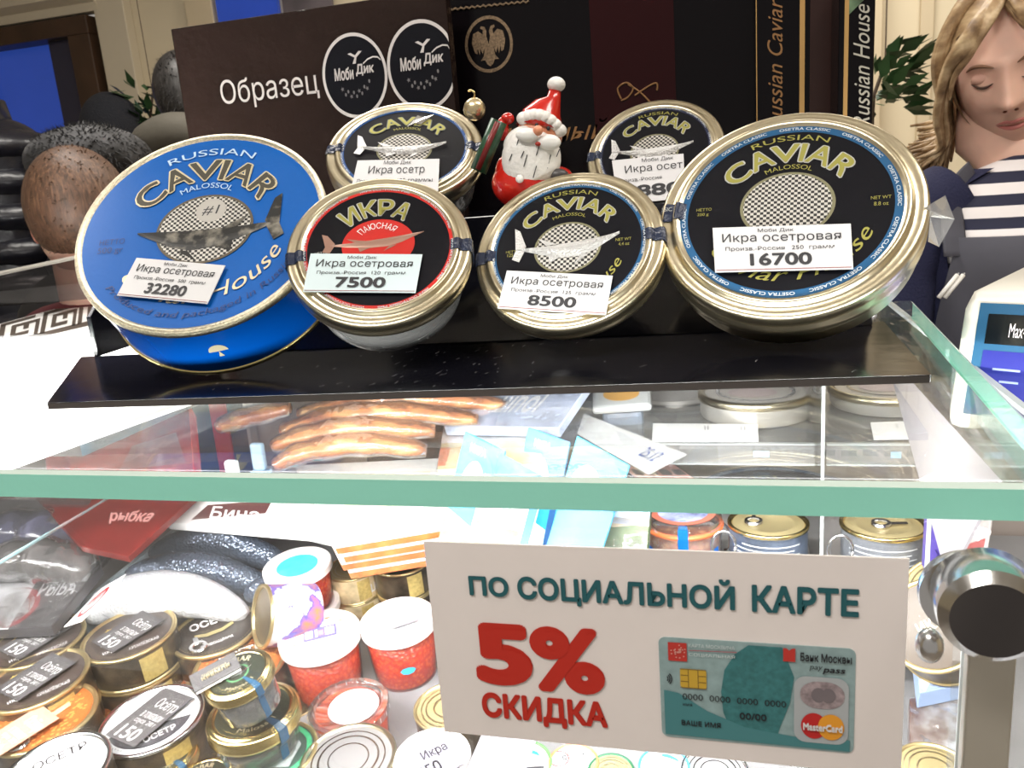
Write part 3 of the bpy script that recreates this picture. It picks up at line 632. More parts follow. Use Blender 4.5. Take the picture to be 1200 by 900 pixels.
dbox('pane', -.8, .03, 0, .54, .04, 2.19, mat('dusk_glass', (.01, .03, .25), .15, emit=(.03, .08, .42, .5), var=.3, vscale=2))
dbox('mullion', .02, .0, 0, .05, .06, 2.19, dkwood); dbox('rail', -.8, .005, 1.50, .54, .03, 1.515, dkwood)
dbox('stile', .40, -.01, 0, .54, .025, 2.19, mat('door_reflect', (.03, .03, .06), .2))
cor = [(0, 0), (-.05, 0), (-.06, .03), (-.10, .05), (-.11, .09), (-.15, .12), (-.15, .16), (0, .16)]
obj('cornice', *iprism([(y, z+2.27) for y, z in cor], -.8, .70), moulding, dr, smooth='auto')
wn = thing('window_1', 'x', 'window', (-1.6, WY-.012, 0)); del wn['label']; del wn['category']; wn['kind'] = 'structure'
obj('pane', *box(-.28, -.02, 1.2, -.02, .0, 2.6), MC['dusk_glass'], wn); obj('curtain', *box(.02, -.055, 1.2, .22, -.04, 2.6), mat('grey_curtain', (.12, .10, .11), .6, var=.4, vscale=6), wn)
def leafy(name, label, c, n, rad, L):
    r = thing(name, label, 'plant', c); g = []
    for i in range(n):
        a = random.uniform(0, 2*PI); e = random.uniform(-.5, 1.2); q = rad*random.random()**.5
        p = Vector((q*math.cos(a)*.8, q*math.sin(a)*.5, q*math.sin(e))); d = Vector((math.cos(a), math.sin(a)*.5, random.uniform(-.4, .8))).normalized()
        s = d.cross(Vector((random.random(), random.random(), 1))).normalized(); l = L*random.uniform(.7, 1.2)
        pts = [p, p+d*l*.4+s*l*.22, p+d*l, p+d*l*.4-s*l*.22]; g.append(([tuple(x) for x in pts], [(0, 1, 2), (0, 2, 3)]))
    obj('leaf', *join(*g), mat('leaf_green', (.03, .075, .025), .45, var=.5, vscale=9), r)['kind'] = 'stuff'
    obj('stem', *loft([(0, 0, -rad*1.1), (0, 0, 0), (rad*.2, 0, rad*.6)], .004, 6), mat('stem_brown', (.08, .05, .03), .6), r)
    obj('hanging_wire', *loft([(rad*.2, 0, rad*.6), (rad*.2, 0, 2.799-c.z)], .0015, 5), MC['stem_brown'], r)
    return r
leafy('garland', 'dark green leafy plant in front of the cream wall beside the hooded shopper', ony(176, 140, 2.4), 160, .13, .07)
leafy('garland', 'small dark green sprig hanging by the cream wall right of the gift boxes', ony(1024, 112, 1.9), 110, .10, .06)

# ================================================================ counter behind the shelf and gift boxes
ctop = thing('counter_top', 'dark counter top behind the rack carrying the gift boxes', 'counter', (-.4, .8, 1.345))
obj('slab', *box(-.08, -.215, 0, .5, .2, .015), mat('counter_dark', (.03, .025, .025), .25), ctop, bevel=.002)
obj('cabinet', *box(-.07, .155, -.34, .49, .195, -.001), mat('counter_dark', (.03, .025, .025), .25), ctop)
def gbox(name, label, px, Y, dep, m, zb=1.3602, cat='gift box'):
    """px: left and right photo x at the top, top y at left; a box standing on the counter"""
    a = ony(px[0], px[1], Y); b = ony(px[2], px[3], Y); z1 = (a.z+b.z)/2
    o = thing(name, label, cat, Vector(((a.x+b.x)/2, Y, zb)))
    W = (b.x-a.x)/2; obj('carton', *box(-W, 0, 0, W, dep, z1-zb), m, o, bevel=.001)
    o['group'] = 'gift boxes behind the rack'
    return o, W, z1-zb
brown = mat('brown_gloss', (.018, .010, .008), .15, spec=.25, bump=.25, bscale=55)
sb, W, H = gbox('sample_sign_box', 'dark brown glossy sign box with white lettering and two round logos', (200, 36, 521, -16), .62, .012, brown, cat='sign box')
QB = Patch((-W, 0, H), (W, 0, H), (W, 0, 0), (-W, 0, 0), Vector((0, 0, 0)))
pl62 = (Vector((0, .62, 0)), Vector((0, -1, 0)))
def local_txt(rootobj, Y, items, m, nm='lettering', z=.0004, extra=None):
    """items in photo px boxes mapped on the box front"""
    gs = []
    for body, x0, y0, x1, y1, *r in items:
        a = ony(x0, y0, Y); b = ony(x1, y1, Y); V, Fc, K = glyphs(body, *(r or [0, 0]))
        gs.append(([(a.x+x*(b.x-a.x)-rootobj.location.x, -z*k, a.z+y*(b.z-a.z)-rootobj.location.z) for (x, y), k in zip(V, K)], Fc))
    return obj(nm, *join(*gs), m, rootobj)
def fl(rootobj, Y, px, py): q = ony(px, py, Y); return (q.x-rootobj.location.x, q.z-rootobj.location.z)
wink = mat('white_sign_ink', (.62, .58, .56), .5)
local_txt(sb, .62, [('Образец', 262, 130, 371, 80, .008, 0)], wink)
for (px, py, rp) in ((416, 89, 47), (495, 77, 49)):
    cx, cz = fl(sb, .62, px, py); rr_ = rp*.62/950*1.02
    def dsk(g, z): return [(cx+x*.87, -z, cz+y) for x, y, _ in g[0]], g[1]
    ok = px < 450
    clipx = W-.0005
    g = dsk(disc(rr_, 0, 64), .0003); g = ([(min(v[0], clipx), v[1], v[2]) for v in g[0]], g[1]); em = obj('emblem_disc', *g, black_print, sb)
    g = dsk(ring(rr_*.92, rr_, 0, 64), .0006); g = ([(min(v[0], clipx), v[1], v[2]) for v in g[0]], g[1]); obj('emblem_ring', *g, wink, em)
    s_ = rr_
    T = join(text_box('Моби', (-.62, -.08, -.02, .22), 1, .03, .1), text_box('Дик', (.05, -.02, .62, .26), 1, .03, .1),
             ([(-.02, .28, 0), (.06, .42, 0), (-.14, .52, 0), (-.05, .54, 0), (.08, .47, 0), (.2, .56, 0), (.3, .55, 0), (.12, .42, 0), (.08, .28, 0)], [tuple(range(9))]))
    sw = []
    for i in range(12):
        a = i/12*PI*1.2-.5; x = .40+.36*math.sin(a)*.9; y = .30+.09*math.sin(a*1.3); sw.append((x, y))
    T = join(T, ([(x, y+d, 0) for x, y in [(.30, .24), (.45, .33), (.62, .37), (.76, .35), (.84, .28)] for d in (0, .035)], [(2*i, 2*i+2, 2*i+3, 2*i+1) for i in range(4)]))
    V = [(min(cx+x*s_*.87, clipx), -.0007*(_ if _ else 1), cz+y*s_) for x, y, _ in T[0]]; obj('emblem_lettering', V, T[1], wink, em)
    g = []
    for i in range(11):
        x = -.42+.085*i*1.0; y = -.28-.10*(i % 2)-.16*math.sin(i/10*PI)+.012*i; st_ = [(x+(.06 if j % 2 else .025)*math.cos(j*PI/5), y+(.06 if j % 2 else .025)*math.sin(j*PI/5), 0) for j in range(10)] if i % 3 == 0 else [(x+.03*math.cos(j*PI/5), y+.045*math.sin(j*PI/5), 0) for j in range(10)]
        g.append((st_, [tuple(range(10))]))
    g = join(*g); obj('sea_marks', [(min(cx+x*s_*.87, clipx), -.0007, cz+y*s_) for x, y, _ in g[0]], g[1], mat('dim_ink', (.18, .17, .17), .5), em)
bkg = mat('black_gift_box', (.004, .003, .004), .16, spec=.2, bump=.04, bscale=20); bro = mat('bronze_ink', (.33, .17, .07), .35, .5)
b1, W1, H1 = gbox('gift_box', 'wide black gift box with a bronze double-headed eagle seal', (519, -40, 900, -90), .655, .09, bkg)
Y1 = .655
cx, cz = fl(b1, Y1, 573, 52)
s_ = 28*.66/950
V, Fc = ring(.88, 1.0, 0, 48); obj('seal_ring', [(cx+x*s_, -.0005, cz+y*s_*1.07) for x, y, _ in V], Fc, mat('seal_bronze', (.22, .15, .09), .4, .5, var=.5, vscale=900), b1)
half = [(0, .0), (.08, .30), (.05, .45), (.12, .62), (.28, .66), (.30, .58), (.20, .52), (.22, .36), (.40, .50), (.62, .42), (.70, .10), (.60, -.25), (.50, -.30), (.48, -.1), (.40, -.35), (.36, -.12), (.28, -.32), (.18, -.1), (.24, -.40), (.38, -.55), (.20, -.55), (.12, -.70), (0, -.78)]
V = [(cx+x*s_, -.0006, cz+y*s_*1.07) for x, y in half]; V2 = [(cx-x*s_, -.0006, cz+y*s_*1.07) for x, y in half]
obj('eagle_emblem', V+V2, [tuple(range(len(half)))[::-1], tuple(range(len(half), 2*len(half)))], mat('seal_bronze', (.22, .15, .09), .4, .5), b1)
local_txt(b1, Y1, [('Чёрный', 596, 178, 712, 138, .0, .35)], bro, 'script_lettering')
fx = []
for pts in ([(728, 116), (724, 104), (734, 97), (742, 104), (736, 114), (728, 118)], [(736, 99), (750, 108), (762, 120)], [(744, 112), (762, 100), (770, 98), (770, 106)]):
    fx.append(loft([((lambda q: (q[0], -.0008, q[1]))(fl(b1, Y1, v.x, v.y))) for v in smoothpath([(p[0], p[1], 0) for p in pts], 4)], .0007, 6, up=(0, 1, 0)))
obj('script_flourish', *join(*fx), bro, b1)
bt = fl(b1, Y1, 521, 12); be = fl(b1, Y1, 620, 2)
obj('rope_border', *loft([(bt[0]+(be[0]-bt[0])*i/30, -.0006, bt[1]+(be[1]-bt[1])*i/30+.0006*(-1)**i) for i in range(31)], .0009, 6, up=(0, 1, 0)), MC['seal_bronze'], b1)
dr1 = fl(b1, Y1, 690, 0)
obj('wine_panel', *box(dr1[0], -.0004, .0, dr1[0]+.062, .0, H1-.002), mat('wine_panel', (.020, .003, .004), .2, spec=.2), b1)
b2, W2, H2 = gbox('gift_box', 'tall black gift box with gold stripe and upright script lettering', (884, -60, 1000, -80), .645, .05, bkg)
st = []
for x in (937, 942): pass
xa = fl(b2, .645, 937, 60)[0]; xb = fl(b2, .645, 943, 60)[0]
obj('gold_stripe', *box(xa, -.0005, 0, xb, -.0001, H2-.001), mat('stripe_gold', (.60, .36, .13), .35, .5), b2)
xa = fl(b2, .645, 886, 60)[0]
obj('thin_stripe', *box(xa, -.0005, 0, xa+.0006, -.0001, H2-.001), MC['stripe_gold'], b2)
xa = fl(b2, .645, 949, 60)[0]; xb = fl(b2, .645, 985, 60)[0]
obj('brown_panel', *box(xa, -.0006, 0, xb, -.0001, H2-.001), mat('brown_panel', (.035, .018, .016), .2, spec=.25), b2)
def vtext(rootobj, Y, body, x0, x1, yb, yt, m, shear=.3, nm='upright_lettering'):
    V, Fc, _ = glyphs(body, .0, shear); out = []
    for x, y in V:
        q = fl(rootobj, Y, x1+(x0-x1)*y, yb+(yt-yb)*x); out.append((q[0], -.0007, q[1]))
    return obj(nm, out, Fc, m, rootobj)
vtext(b2, .645, 'Russian Caviar', 899, 917, 152, -2, MC['bronze_ink'])
b3, W3, H3 = gbox('gift_box', 'narrow black gift box with green print at the right end of the boxes', (984, -30, 1027, -30), .60, .04, bkg)
xa = fl(b3, .60, 989, 60)[0]; obj('gold_stripe', *box(xa, -.0005, 0, xa+.0026, -.0001, H3-.001), MC['stripe_gold'], b3)
vtext(b3, .60, 'Russian House', 1000, 1019, 150, 5, mat('silver_script', (.42, .40, .34), .4), nm='upright_lettering')
q0 = fl(b3, .60, 1000, 20)
obj('green_print', [(-W3+.004, -.0004, q0[1]), (W3-.004, -.0004, q0[1]+.012), (W3-.003, -.0004, H3-.003), (-W3+.008, -.0004, H3-.003)], [(0, 1, 2, 3)], mat('green_print', (.10, .16, .09), .4, var=.6, vscale=150), b3)

# ================================================================ white counter on the left with key pattern, glass screen
wc = thing('side_counter', 'blown-out white counter top with a Greek key border, left of the black rack', 'counter', onz(0, 549, 1.322))
ZW = 1.322; wo = onz(0, 549, ZW); wr = onz(235, 466, ZW)-wo; wr = wr*(.36/wr.y); k1 = onz(130, 344, ZW)-wo; k2 = onz(-60, 396, ZW)-wo
wp = [(0, 0), (wr.x, wr.y), (k1.x, k1.y), (k2.x, k2.y), (-.9, .16), (-.9, 0)]
obj('top', [(x, y, z) for z in (0, -.003) for x, y in wp], [tuple(range(6)), tuple(range(11, 5, -1))]+[(i, 6+i, 6+(i+1) % 6, (i+1) % 6) for i in range(6)], mat('counter_white', (.9, .9, .9), .3), wc)
obj('smoked_top', *box(-1.25, .06, -.014, -.002, .65, -.0035), mat('counter_smoked', (.05, .045, .045), .08, coat=.4), wc)
obj('base', *box(-1.25, .05, -1.322, -1.0, .64, -.0145), mat('counter_smoked'), wc)
KQ = Patch(*[onz(x, y, ZW+.0006) for x, y in ((-60, 396), (130, 345), (130, 375), (-60, 420))], wo)
g = []
def kr(x0, y0, x1, y1): return [(x0, y0, 0), (x1, y0, 0), (x1, y1, 0), (x0, y1, 0)], [(0, 1, 2, 3)]
for i in range(4):
    x = i/4; c = 1/4
    for r in ((0, 0, 1, .14), (0, .86, .8, 1), (0, .1, .12, .9), (.26, .24, .70, .36), (.26, .36, .38, .76), (.38, .64, .86, .76), (.55, .45, .68, .64), (.84, .1, .94, .76)): g.append(kr(x+r[0]*c, r[1], x+r[2]*c, r[3]))
obj('key_border', *KQ.flat(join(*g)), mat('key_brown', (.07, .055, .045), .5, spec=.2), wc)
gsr = thing('glass_screen', 'low clear glass screen edge at the far left behind the white counter', 'glass screen', (-1.0, .72, 1.345))
pA = onz(-30, 328, 1.385); pB = onz(112, 297, 1.385)
sa = ony(-60, 333, .95)-gsr.location; sb2 = ony(125, 294, 1.02)-gsr.location
V = [(sa.x, sa.y, -.005), (sb2.x, sb2.y, -.005), (sb2.x, sb2.y, sb2.z), (sa.x, sa.y, sa.z)]; V += [(x, y+.005, z) for x, y, z in V]
obj('pane', V, [(0, 1, 2, 3), (7, 6, 5, 4), (0, 4, 5, 1), (1, 5, 6, 2), (3, 7, 4, 0)], glass('smoke_glass', (.55, .52, .52), 1.3, .02), gsr)
obj('top_edge', *loft([(sa.x, sa.y+.002, sa.z), (sb2.x, sb2.y+.002, sb2.z)], .0035, 6), mat('edge_warm', (.38, .36, .32), .25), gsr)

# ================================================================ weighing scale on the right
wsM = Matrix.Translation(Vector((.176, .475, 1.310))) @ Matrix.Rotation(math.radians(-32), 4, 'Z')
ws = thing('weighing_scale', 'white electronic shop scale with a dark blue display, behind the right glass edge', 'scale', wsM)
sw = mat('scale_plastic', (.60, .59, .53), .35); sbm = mat('scale_blue', (.008, .03, .13), .25)
def tilted(x0, x1, z0, z1, y, lean):
    return [(x0, y, z0), (x1, y, z0), (x1, y+lean, z1), (x0, y+lean, z1)]
prof = [(-.03, -.008), (-.03, .005), (-.012, .060), (.0, .066), (.12, .069), (.12, -.008)]
obj('housing', *iprism(prof, -.050, .16), sw, ws, smooth='auto', bevel=.006)
fnn = Vector((0, -.055, .018)).normalized()
def dp(x, t, h): # on sloped display face, t 0..1
    return (x, -.03+.018*t+fnn.y*h, .005+.055*t+fnn.z*h)
def dquad(x0, x1, t0, t1, h): return [dp(x0, t0, h), dp(x1, t0, h), dp(x1, t1, h), dp(x0, t1, h)], [(0, 1, 2, 3)]
obj('display_frame', *dquad(-.041, .15, -.05, 1.0, .0006), mat('scale_frame', (.015, .07, .14), .25), ws)
obj('display', *dquad(-.036, .15, .62, .90, .0010), mat('scale_screen', (.004, .006, .008), .12), ws)
V, Fc, _ = glyphs('Max=15/30кг  Min=100г  e=5г', .008, 0)
obj('display_lettering', [dp(-.025+x*.050, .69+.13*y, .0014) for x, y in V], Fc, wink, ws)
obj('keypad_panel', *dquad(-.036, .15, -.03, .56, .0010), mat('scale_purple', (.01, .012, .16), .3), ws)
V, Fc, _ = glyphs('Масса(кг)', .008, 0)
obj('panel_lettering', *join(([dp(-.014+x*.020, .28+.15*y, .0014) for x, y in V], Fc), dquad(-.030, -.017, .38, .40, .0014), dquad(-.026, -.017, .27, .29, .0014), dquad(.009, .03, .38, .40, .0014), dquad(.009, .03, .27, .29, .0014)), mat('panel_ink', (.2, .25, .5), .5), ws)
# ================================================================ goods in the case
DM = Matrix.Identity(4)
canside = ramp_mat('can_side_dark', 'noise', [(.35, (.05, .04, .03)), (.7, (.16, .12, .08))], scale=60, rough=.3, metal=.5)
cangold = mat('can_gold', (.62, .50, .26), .34, .85, bump=.05, bscale=80)
roe = ramp_mat('red_roe', 'voronoi', [(.1, (.85, .12, .02)), (.6, (.62, .035, .008))], scale=230, rough=.25, bump=.3)
clearpl = glass('clear_plastic', (.96, .96, .96), .6, .08, haze=.035, hcol=(.9, .9, .9))
tubwhite = mat('tub_white', (.85, .84, .84), .4)
taggrey = mat('tag_grey', (.10, .095, .10), .6, spec=.12); tagink = mat('tag_white_ink', (.8, .8, .8), .5)
GC = 'tins standing on the case deck'
def scaled(g, R, h=0): V, Fc = g; return [(x*R, y*R, z*R+h) for x, y, z in V], Fc
def on_deck(px, py, R, a, tilt=None, up=100, stack_=2):
    if R is None:
        c = onp(px, py, (Vector((0, .6, deckz(.6)))+DN*(.037*stack_), DN)); R = a*(c-CP).dot(FW)/F
    c = at(px, py, R*F/a); on_deck.R = R; n = (tilt or DN); m = frame(c, n, up)
    dist = (c-Vector((c.x, c.y, deckz(c.y)))).dot(DN); return m, dist
def can_body(root, R, h, face, sidetxt=None, gside=True, pull=False, rimm=None, simple=False):
    rm = rimm or cangold
    obj('body', *scaled(lathe([(0, -h/R), (.95, -h/R), (.97, -h/R+.03), (.97, -.04)], 48), R, h), canside if face.get('side') is None else face['side'], root, smooth='auto')
    obj('rim', *scaled(lathe([(.88, -.03), (.91, .0), (.93, .022), (.97, .026), (1.0, .01), (1.0, -.04), (.975, -.06)], 64), R, h), rm, root, smooth=True)
    obj('base_rim', *scaled(lathe([(.97, -h/R+.07), (1.0, -h/R+.05), (1.0, -h/R), (.96, -h/R-.002)], 48), R, h), rm, root, smooth=True)
    lid = obj('lid', *scaled(disc(.895, -.012, 48), R, h), face['base'], root)
    if simple: return lid
    if gside:
        V = []; a0 = math.radians(face.get('patch', -75))
        for i in range(7):
            a = a0+(i-3)*.09
            for z in (-.12, -h/R+.12): V.append((.978*math.cos(a)*R, .978*math.sin(a)*R, z*R+h))
        obj('gold_patch', V, [(2*i, 2*i+1, 2*i+3, 2*i+2) for i in range(6)], mat('patch_gold', (.55, .42, .15), .4, .3, var=.2, vscale=300), root)
    if sidetxt:
        body, adeg, span = sidetxt; V, Fc, _ = glyphs(body, .03, 0); out = []
        for x, y in V:
            a = math.radians(adeg)+(x-.5)*span; out.append((.985*R*math.cos(a), .985*R*math.sin(a), h*.25+y*h*.34))
        obj('side_lettering', out, Fc, tagink, root)
    if pull:
        tb = join(ring(.10, .20, .035, 20, pull[0], pull[1], 1, 1), )
        obj('pull_ring', *scaled(join(lathe_shift([(.11, .03), (.13, .06), (.19, .06), (.21, .03)], pull[0], pull[1], 24), ([(pull[0]-.06, pull[1]+.16, .045), (pull[0]+.06, pull[1]+.16, .045), (pull[0]+.05, pull[1]+.42, .03), (pull[0]-.05, pull[1]+.42, .03)], [(0, 1, 2, 3)])), R, h), silver, root, smooth='auto')
    for nm, g, m in face.get('art', []): obj(nm, *scaled(g, R, h), m, lid)
    return lid
def lathe_shift(pr, x, y, seg): V, Fc = lathe(pr, seg); return [(a+x, b+y, c) for a, b, c in V], Fc
def lab_art(kind):
    """printed faces, unit lid, y up"""
    z = .0
    if kind == 'sturgeon_dark':
        return [('rim_dots', join(*[disc(.012, .004, 6, 1, 1, .84*math.cos(i*PI/36), .84*math.sin(i*PI/36)) for i in range(72)]), cangold),
                ('lettering', join(text_box('ОСЕТР', (-.50, .28, .50, .58), .004, .03), text_box('с овощами', (-.40, -.55, .30, -.42), .004, .01)), tagink),
                ('ribbon', ([(-.45, .10, .004), (-.2, .0, .004), (.15, .0, .004), (.42, .12, .004), (.42, .0, .004), (.15, -.13, .004), (-.2, -.13, .004), (-.45, -.02, .004)], [(0, 7, 6, 1), (1, 6, 5, 2), (2, 5, 4, 3)]), mat('ribbon_gold', (.5, .42, .2), .4, .4))]
    if kind == 'roe_print':
        return [('roe_dots', join(*[disc(.035, .003, 8, 1, 1, .8*q*math.cos(a), .8*q*math.sin(a)) for q, a in [(random.uniform(.35, 1)**.5, random.uniform(0, 2*PI)) for _ in range(150)]]), mat('roe_print_pale', (.75, .30, .08), .4)),
                ('title_plate', text_box('ОСЕТР', (-.45, .2, .55, .55), .005, .09), mat('plate_brown', (.12, .05, .02), .4)),
                ('lettering', text_box('ОСЕТР', (-.42, .23, .52, .52), .007, .03), tagink),
                ('ribbon', ([(-.40, .06, .004), (-.1, .0, .004), (.2, .02, .004), (.5, .12, .004), (.5, -.03, .004), (.2, -.13, .004), (-.1, -.15, .004), (-.40, -.09, .004)], [(0, 7, 6, 1), (1, 6, 5, 2), (2, 5, 4, 3)]), mat('ribbon_cream', (.72, .58, .32), .4))]
    if kind == 'white_blue':
        return [('rim_dots', join(*[disc(.016, .004, 6, 1, 1, .83*math.cos(i*PI/36), .83*math.sin(i*PI/36)) for i in range(72)]), grey_ink),
                ('blue_fish', ([(.1, .62, .004), (.35, .55, .004), (.62, .25, .004), (.66, .05, .004), (.5, .2, .004), (.3, .36, .004), (.05, .5, .004)], [tuple(range(7))[::-1]]), mat('cyan_print', (.05, .40, .65), .4)),
                ('dark_lower', ([(.78*math.cos(math.radians(a)), .78*math.sin(math.radians(a)), .003) for a in range(180, 331, 10)], [tuple(range(16))]), mat('dark_sector', (.06, .06, .07), .4)),
                ('lettering', text_box('ОСЕТР', (-.25, -.62, .35, -.45), .006, .02), tagink)]
    if kind == 'caviar_black':
        return [('lettering', join(text_arc('CAVIAR', .50, .72, -50, 50, .004, .03), text_arc('Malossol', .55, .68, 220, 140, .004, .01, inside=True)), paleg),
                ('oval', ring(.30, .36, .004, 32), mat('oval_green', (.08, .22, .10), .4)),
                ('sturgeon', shift(fish_relief(.9, .7, .006, h=.02), 0, 0), silver)]
    if kind == 'steel_rings':
        return [('pressed_ring', ring(.6, .64, .006, 48), silver), ('pressed_ring', ring(.4, .43, .006, 48), silver), ('pressed_ring', ring(.74, .77, .006, 48), silver)]
    if kind == 'white_text':
        return [('rim_dots', join(*[disc(.014, .004, 6, 1, 1, .83*math.cos(i*PI/36), .83*math.sin(i*PI/36)) for i in range(72)]), grey_ink),
                ('lettering', join(text_box('ОСЕТР', (-.35, .25, .60, .48), .004, .0), text_box('с горохом', (-.2, -.1, .4, .02), .004, .0)), ink)]
    if kind == 'green_ha':
        return [('green_band', ring(.74, .86, .004, 48), mat('band_green', (.05, .35, .16), .35)), ('lettering', join(text_box('Н', (-.48, .22, -.22, .5), .005, .04), text_box('А', (-.08, .34, .2, .62), .005, .04)), mat('lime_ink', (.55, .65, .1), .4)),
                ('silver_patch', ([(-.5, -.3, .004), (.2, -.65, .004), (.6, -.1, .004), (.55, .4, .004), (.1, .15, .004)], [tuple(range(5))]), mat('pale_sheen', (.7, .78, .78), .25, .5))]
    if kind == 'gold_rings':
        return [('pressed_ring', ring(.62, .66, .004, 48), gold), ('pressed_ring', ring(.4, .44, .004, 48), gold), ('pressed_ring', ring(.76, .79, .004, 48), gold)]
    if kind == 'stars':
        sg = [([(cx+(.09 if j % 2 else .04)*math.cos(j*PI/5), cy+(.09 if j % 2 else .04)*math.sin(j*PI/5), .004) for j in range(10)], [tuple(range(10))]) for cx, cy in ((-.35, .45), (.45, .4))]
        return [('star', join(*sg), mat('star_gold', (.6, .45, .12), .4, .4)), ('lettering', join(text_box('КРЕМЛЁВСКАЯ', (-.1, -.66, .5, -.52), .004, .01), text_box('икра', (-.6, -.5, -.3, -.35), .004, .01)), tagink), ('hook_print', ([(-.6, -.1, .004), (-.52, .25, .004), (-.3, .42, .004), (-.33, .34, .004), (-.46, .2, .004), (-.52, -.1, .004)], [tuple(range(6))]), tagink)]
    return []
FB = {'sturgeon_dark': mat('lid_dark', (.045, .035, .03), .35), 'roe_print': mat('lid_orange', (.42, .12, .03), .4), 'white_blue': mat('lid_white', (.78, .80, .82), .4), 'caviar_black': mat('lid_black', (.025, .028, .02), .35),
      'steel_rings': mat('lid_steel', (.6, .6, .62), .35, .7), 'white_text': MC['lid_white'], 'green_ha': mat('lid_teal', (.05, .08, .07), .35), 'gold_rings': mat('lid_gold', (.62, .52, .28), .38, .7), 'stars': mat('lid_brown', (.06, .045, .04), .35)}
def can(px, py, a, label, kind, R=.045, up=110, under=True, **kw):
    m, dist = on_deck(px, py, R, a, up=up, stack_=kw.get('stack_', 2)); R = on_deck.R
    hh = .036; n = max(1, int(dist/hh+.25)); h = dist/n - .0008
    for k in range(n):
        lab = label if k == 0 else 'gold-rimmed tin %s the %s' % (['', 'directly under', 'second below', 'third below', 'fourth below', 'fifth below', 'sixth below'][k], label.split(',')[0])
        if len(lab.split()) > 16: lab = ' '.join(lab.split()[:16])
        root = thing('food_tin', lab, 'tin', m @ Matrix.Translation((0, 0, -(k+1)*(h+.0007))), GC)
        if k == 0: can_body(root, R, h, dict(base=FB[kind], art=lab_art(kind), side=kw.get('side'), patch=kw.get('patch', -75)), kw.get('sidetxt'), kw.get('gside', True), kw.get('pull'), kw.get('rim'))
        else: can_body(root, R, h, dict(base=FB['gold_rings'], side=kw.get('side')), kw.get('sidetxt2'), gside=True, simple=False)
    return m
def lid_tag(m, R, box_, rot, lines, label, cm=taggrey, im=tagink, z=.003, group='price cards on the deck tins'):
    t = thing('price_tag', label, 'price tag', m @ Matrix.Translation((0, 0, z)) @ Matrix.Rotation(math.radians(rot), 4, 'Z'), group)
    x0, y0, x1, y1 = [q*R for q in box_]; obj('card', *box(x0, y0, -.0004, x1, y1, 0), cm, t)
    obj('lettering', *join(*[text_box(b, (x0+u0*(x1-x0), y0+v0*(y1-y0), x0+u1*(x1-x0), y0+v1*(y1-y0)), .0003, bo) for b, u0, v0, u1, v1, bo in lines]), im, t)
OT = [('Осётр', .30, .60, .95, .84, .01), ('в томатном', .25, .44, .9, .55, .0), ('соусе  240 г', .25, .32, .9, .42, .0), ('150', .2, .04, .8, .27, .012)]
R_ = .045
mm = can(151, 742, 53, 'dark brown sturgeon tin with gold side patch, front of the silver fish', 'stars', up=112)
lid_tag(mm, R_, (-.42, -.62, .42, .62), -68, OT, 'dark price card on the brown tin in front of the silver fish')
mm = can(252, 738, 51, 'dark tin lettered with white sturgeon title, right of the gold patch tin', 'sturgeon_dark', up=112, sidetxt=('ОСЕТР', -110, .9), pull=(-.45, -.45))
mm = can(43, 750, 53, 'dark brown tin with red marks at the left edge, rearmost', 'stars', up=112)
lid_tag(mm, R_, (-.42, -.62, .42, .62), -68, OT, 'dark price card on the rearmost tin at the left edge')
mm = can(43, 795, 57, 'brown tin with star print at the left edge, second from the back', 'stars', up=112)
lid_tag(mm, R_, (-.42, -.62, .42, .62), -68, OT, 'dark price card on the second tin at the left edge')
mm = can(50, 840, 60, 'orange roe-patterned tin at the left edge carrying a salmon pink card', 'roe_print', up=110, pull=(-.5, -.5))
lid_tag(mm, R_, (-.2, -1.15, .55, .1), -75, OT, 'salmon pink price card leaning on the orange roe tin', mat('tag_pink', (.62, .34, .25), .5), tagink, z=.006)
mm = can(168, 811, 53, 'orange roe-patterned tin half behind the white tin', 'roe_print', up=110, pull=(-.5, -.4))
mm = can(177, 842, 60, 'white tin with blue fish print and a large dark card on it', 'white_blue', up=110, rim=silver)
lid_tag(mm, R_, (-.42, -.70, .42, .70), -62, OT, 'large dark price card on the white tin with blue fish')
mm = can(64, 902, 62, 'white lettered tin cut by the bottom left corner', 'white_text', up=100, rim=silver, R=None)
# small glass caviar jars
def sjar(px, py, a, R, label, stack=1, tilt=None, up=105, face='caviar_black'):
    m, dist = on_deck(px, py, R, a, tilt, up, 1); R = on_deck.R; hh = min(dist, .034); root = thing('caviar_jar', label, 'jar', m @ Matrix.Translation((0, 0, -hh)), 'small gold-lidded jars on the case deck')
    g = lambda q, s=48: scaled(lathe(q, s), R, hh)
    obj('glass_body', *g([(0, -hh/R), (.75, -hh/R), (.85, -hh/R+.08), (.88, -.35), (.85, -.2)]), glass('jar_glass'), root, smooth=True)
    obj('caviar', *g([(0, -hh/R+.05), (.72, -hh/R+.05), (.8, -.4), (0, -.36)]), MC['caviar_dark'], root, smooth=True)
    obj('lid_rim', *g([(.78, -.01), (.82, .02), (.86, .03), (.88, .0), (.93, -.01), (.98, -.03), (1, -.08), (.99, -.25), (1.01, -.28), (.98, -.33), (.92, -.33)]), gold2, root, smooth=True)
    l = obj('label', *scaled(disc(.8, .0, 48), R, hh), FB[face], root)
    for nm, q, mt in lab_art(face): obj(nm, *scaled(q, R*.95, hh), mt, l)
    obj('seal_strip', *scaled(lathe([(.3, .01), (.84, .045), (.9, .01), (1.01, -.03), (1.02, -.1), (1.02, -.35), (.9, -.5), (.89, -hh/R+.1)], 5, math.radians(-68), math.radians(-56)), R, hh), mat('seal_blue', (.02, .08, .16), .3), root)
    return m, hh, dist
m_, hh, dist = sjar(296, 833, 54, .036, 'gold-lidded black label jar under the jar with the grey booklet', up=105)
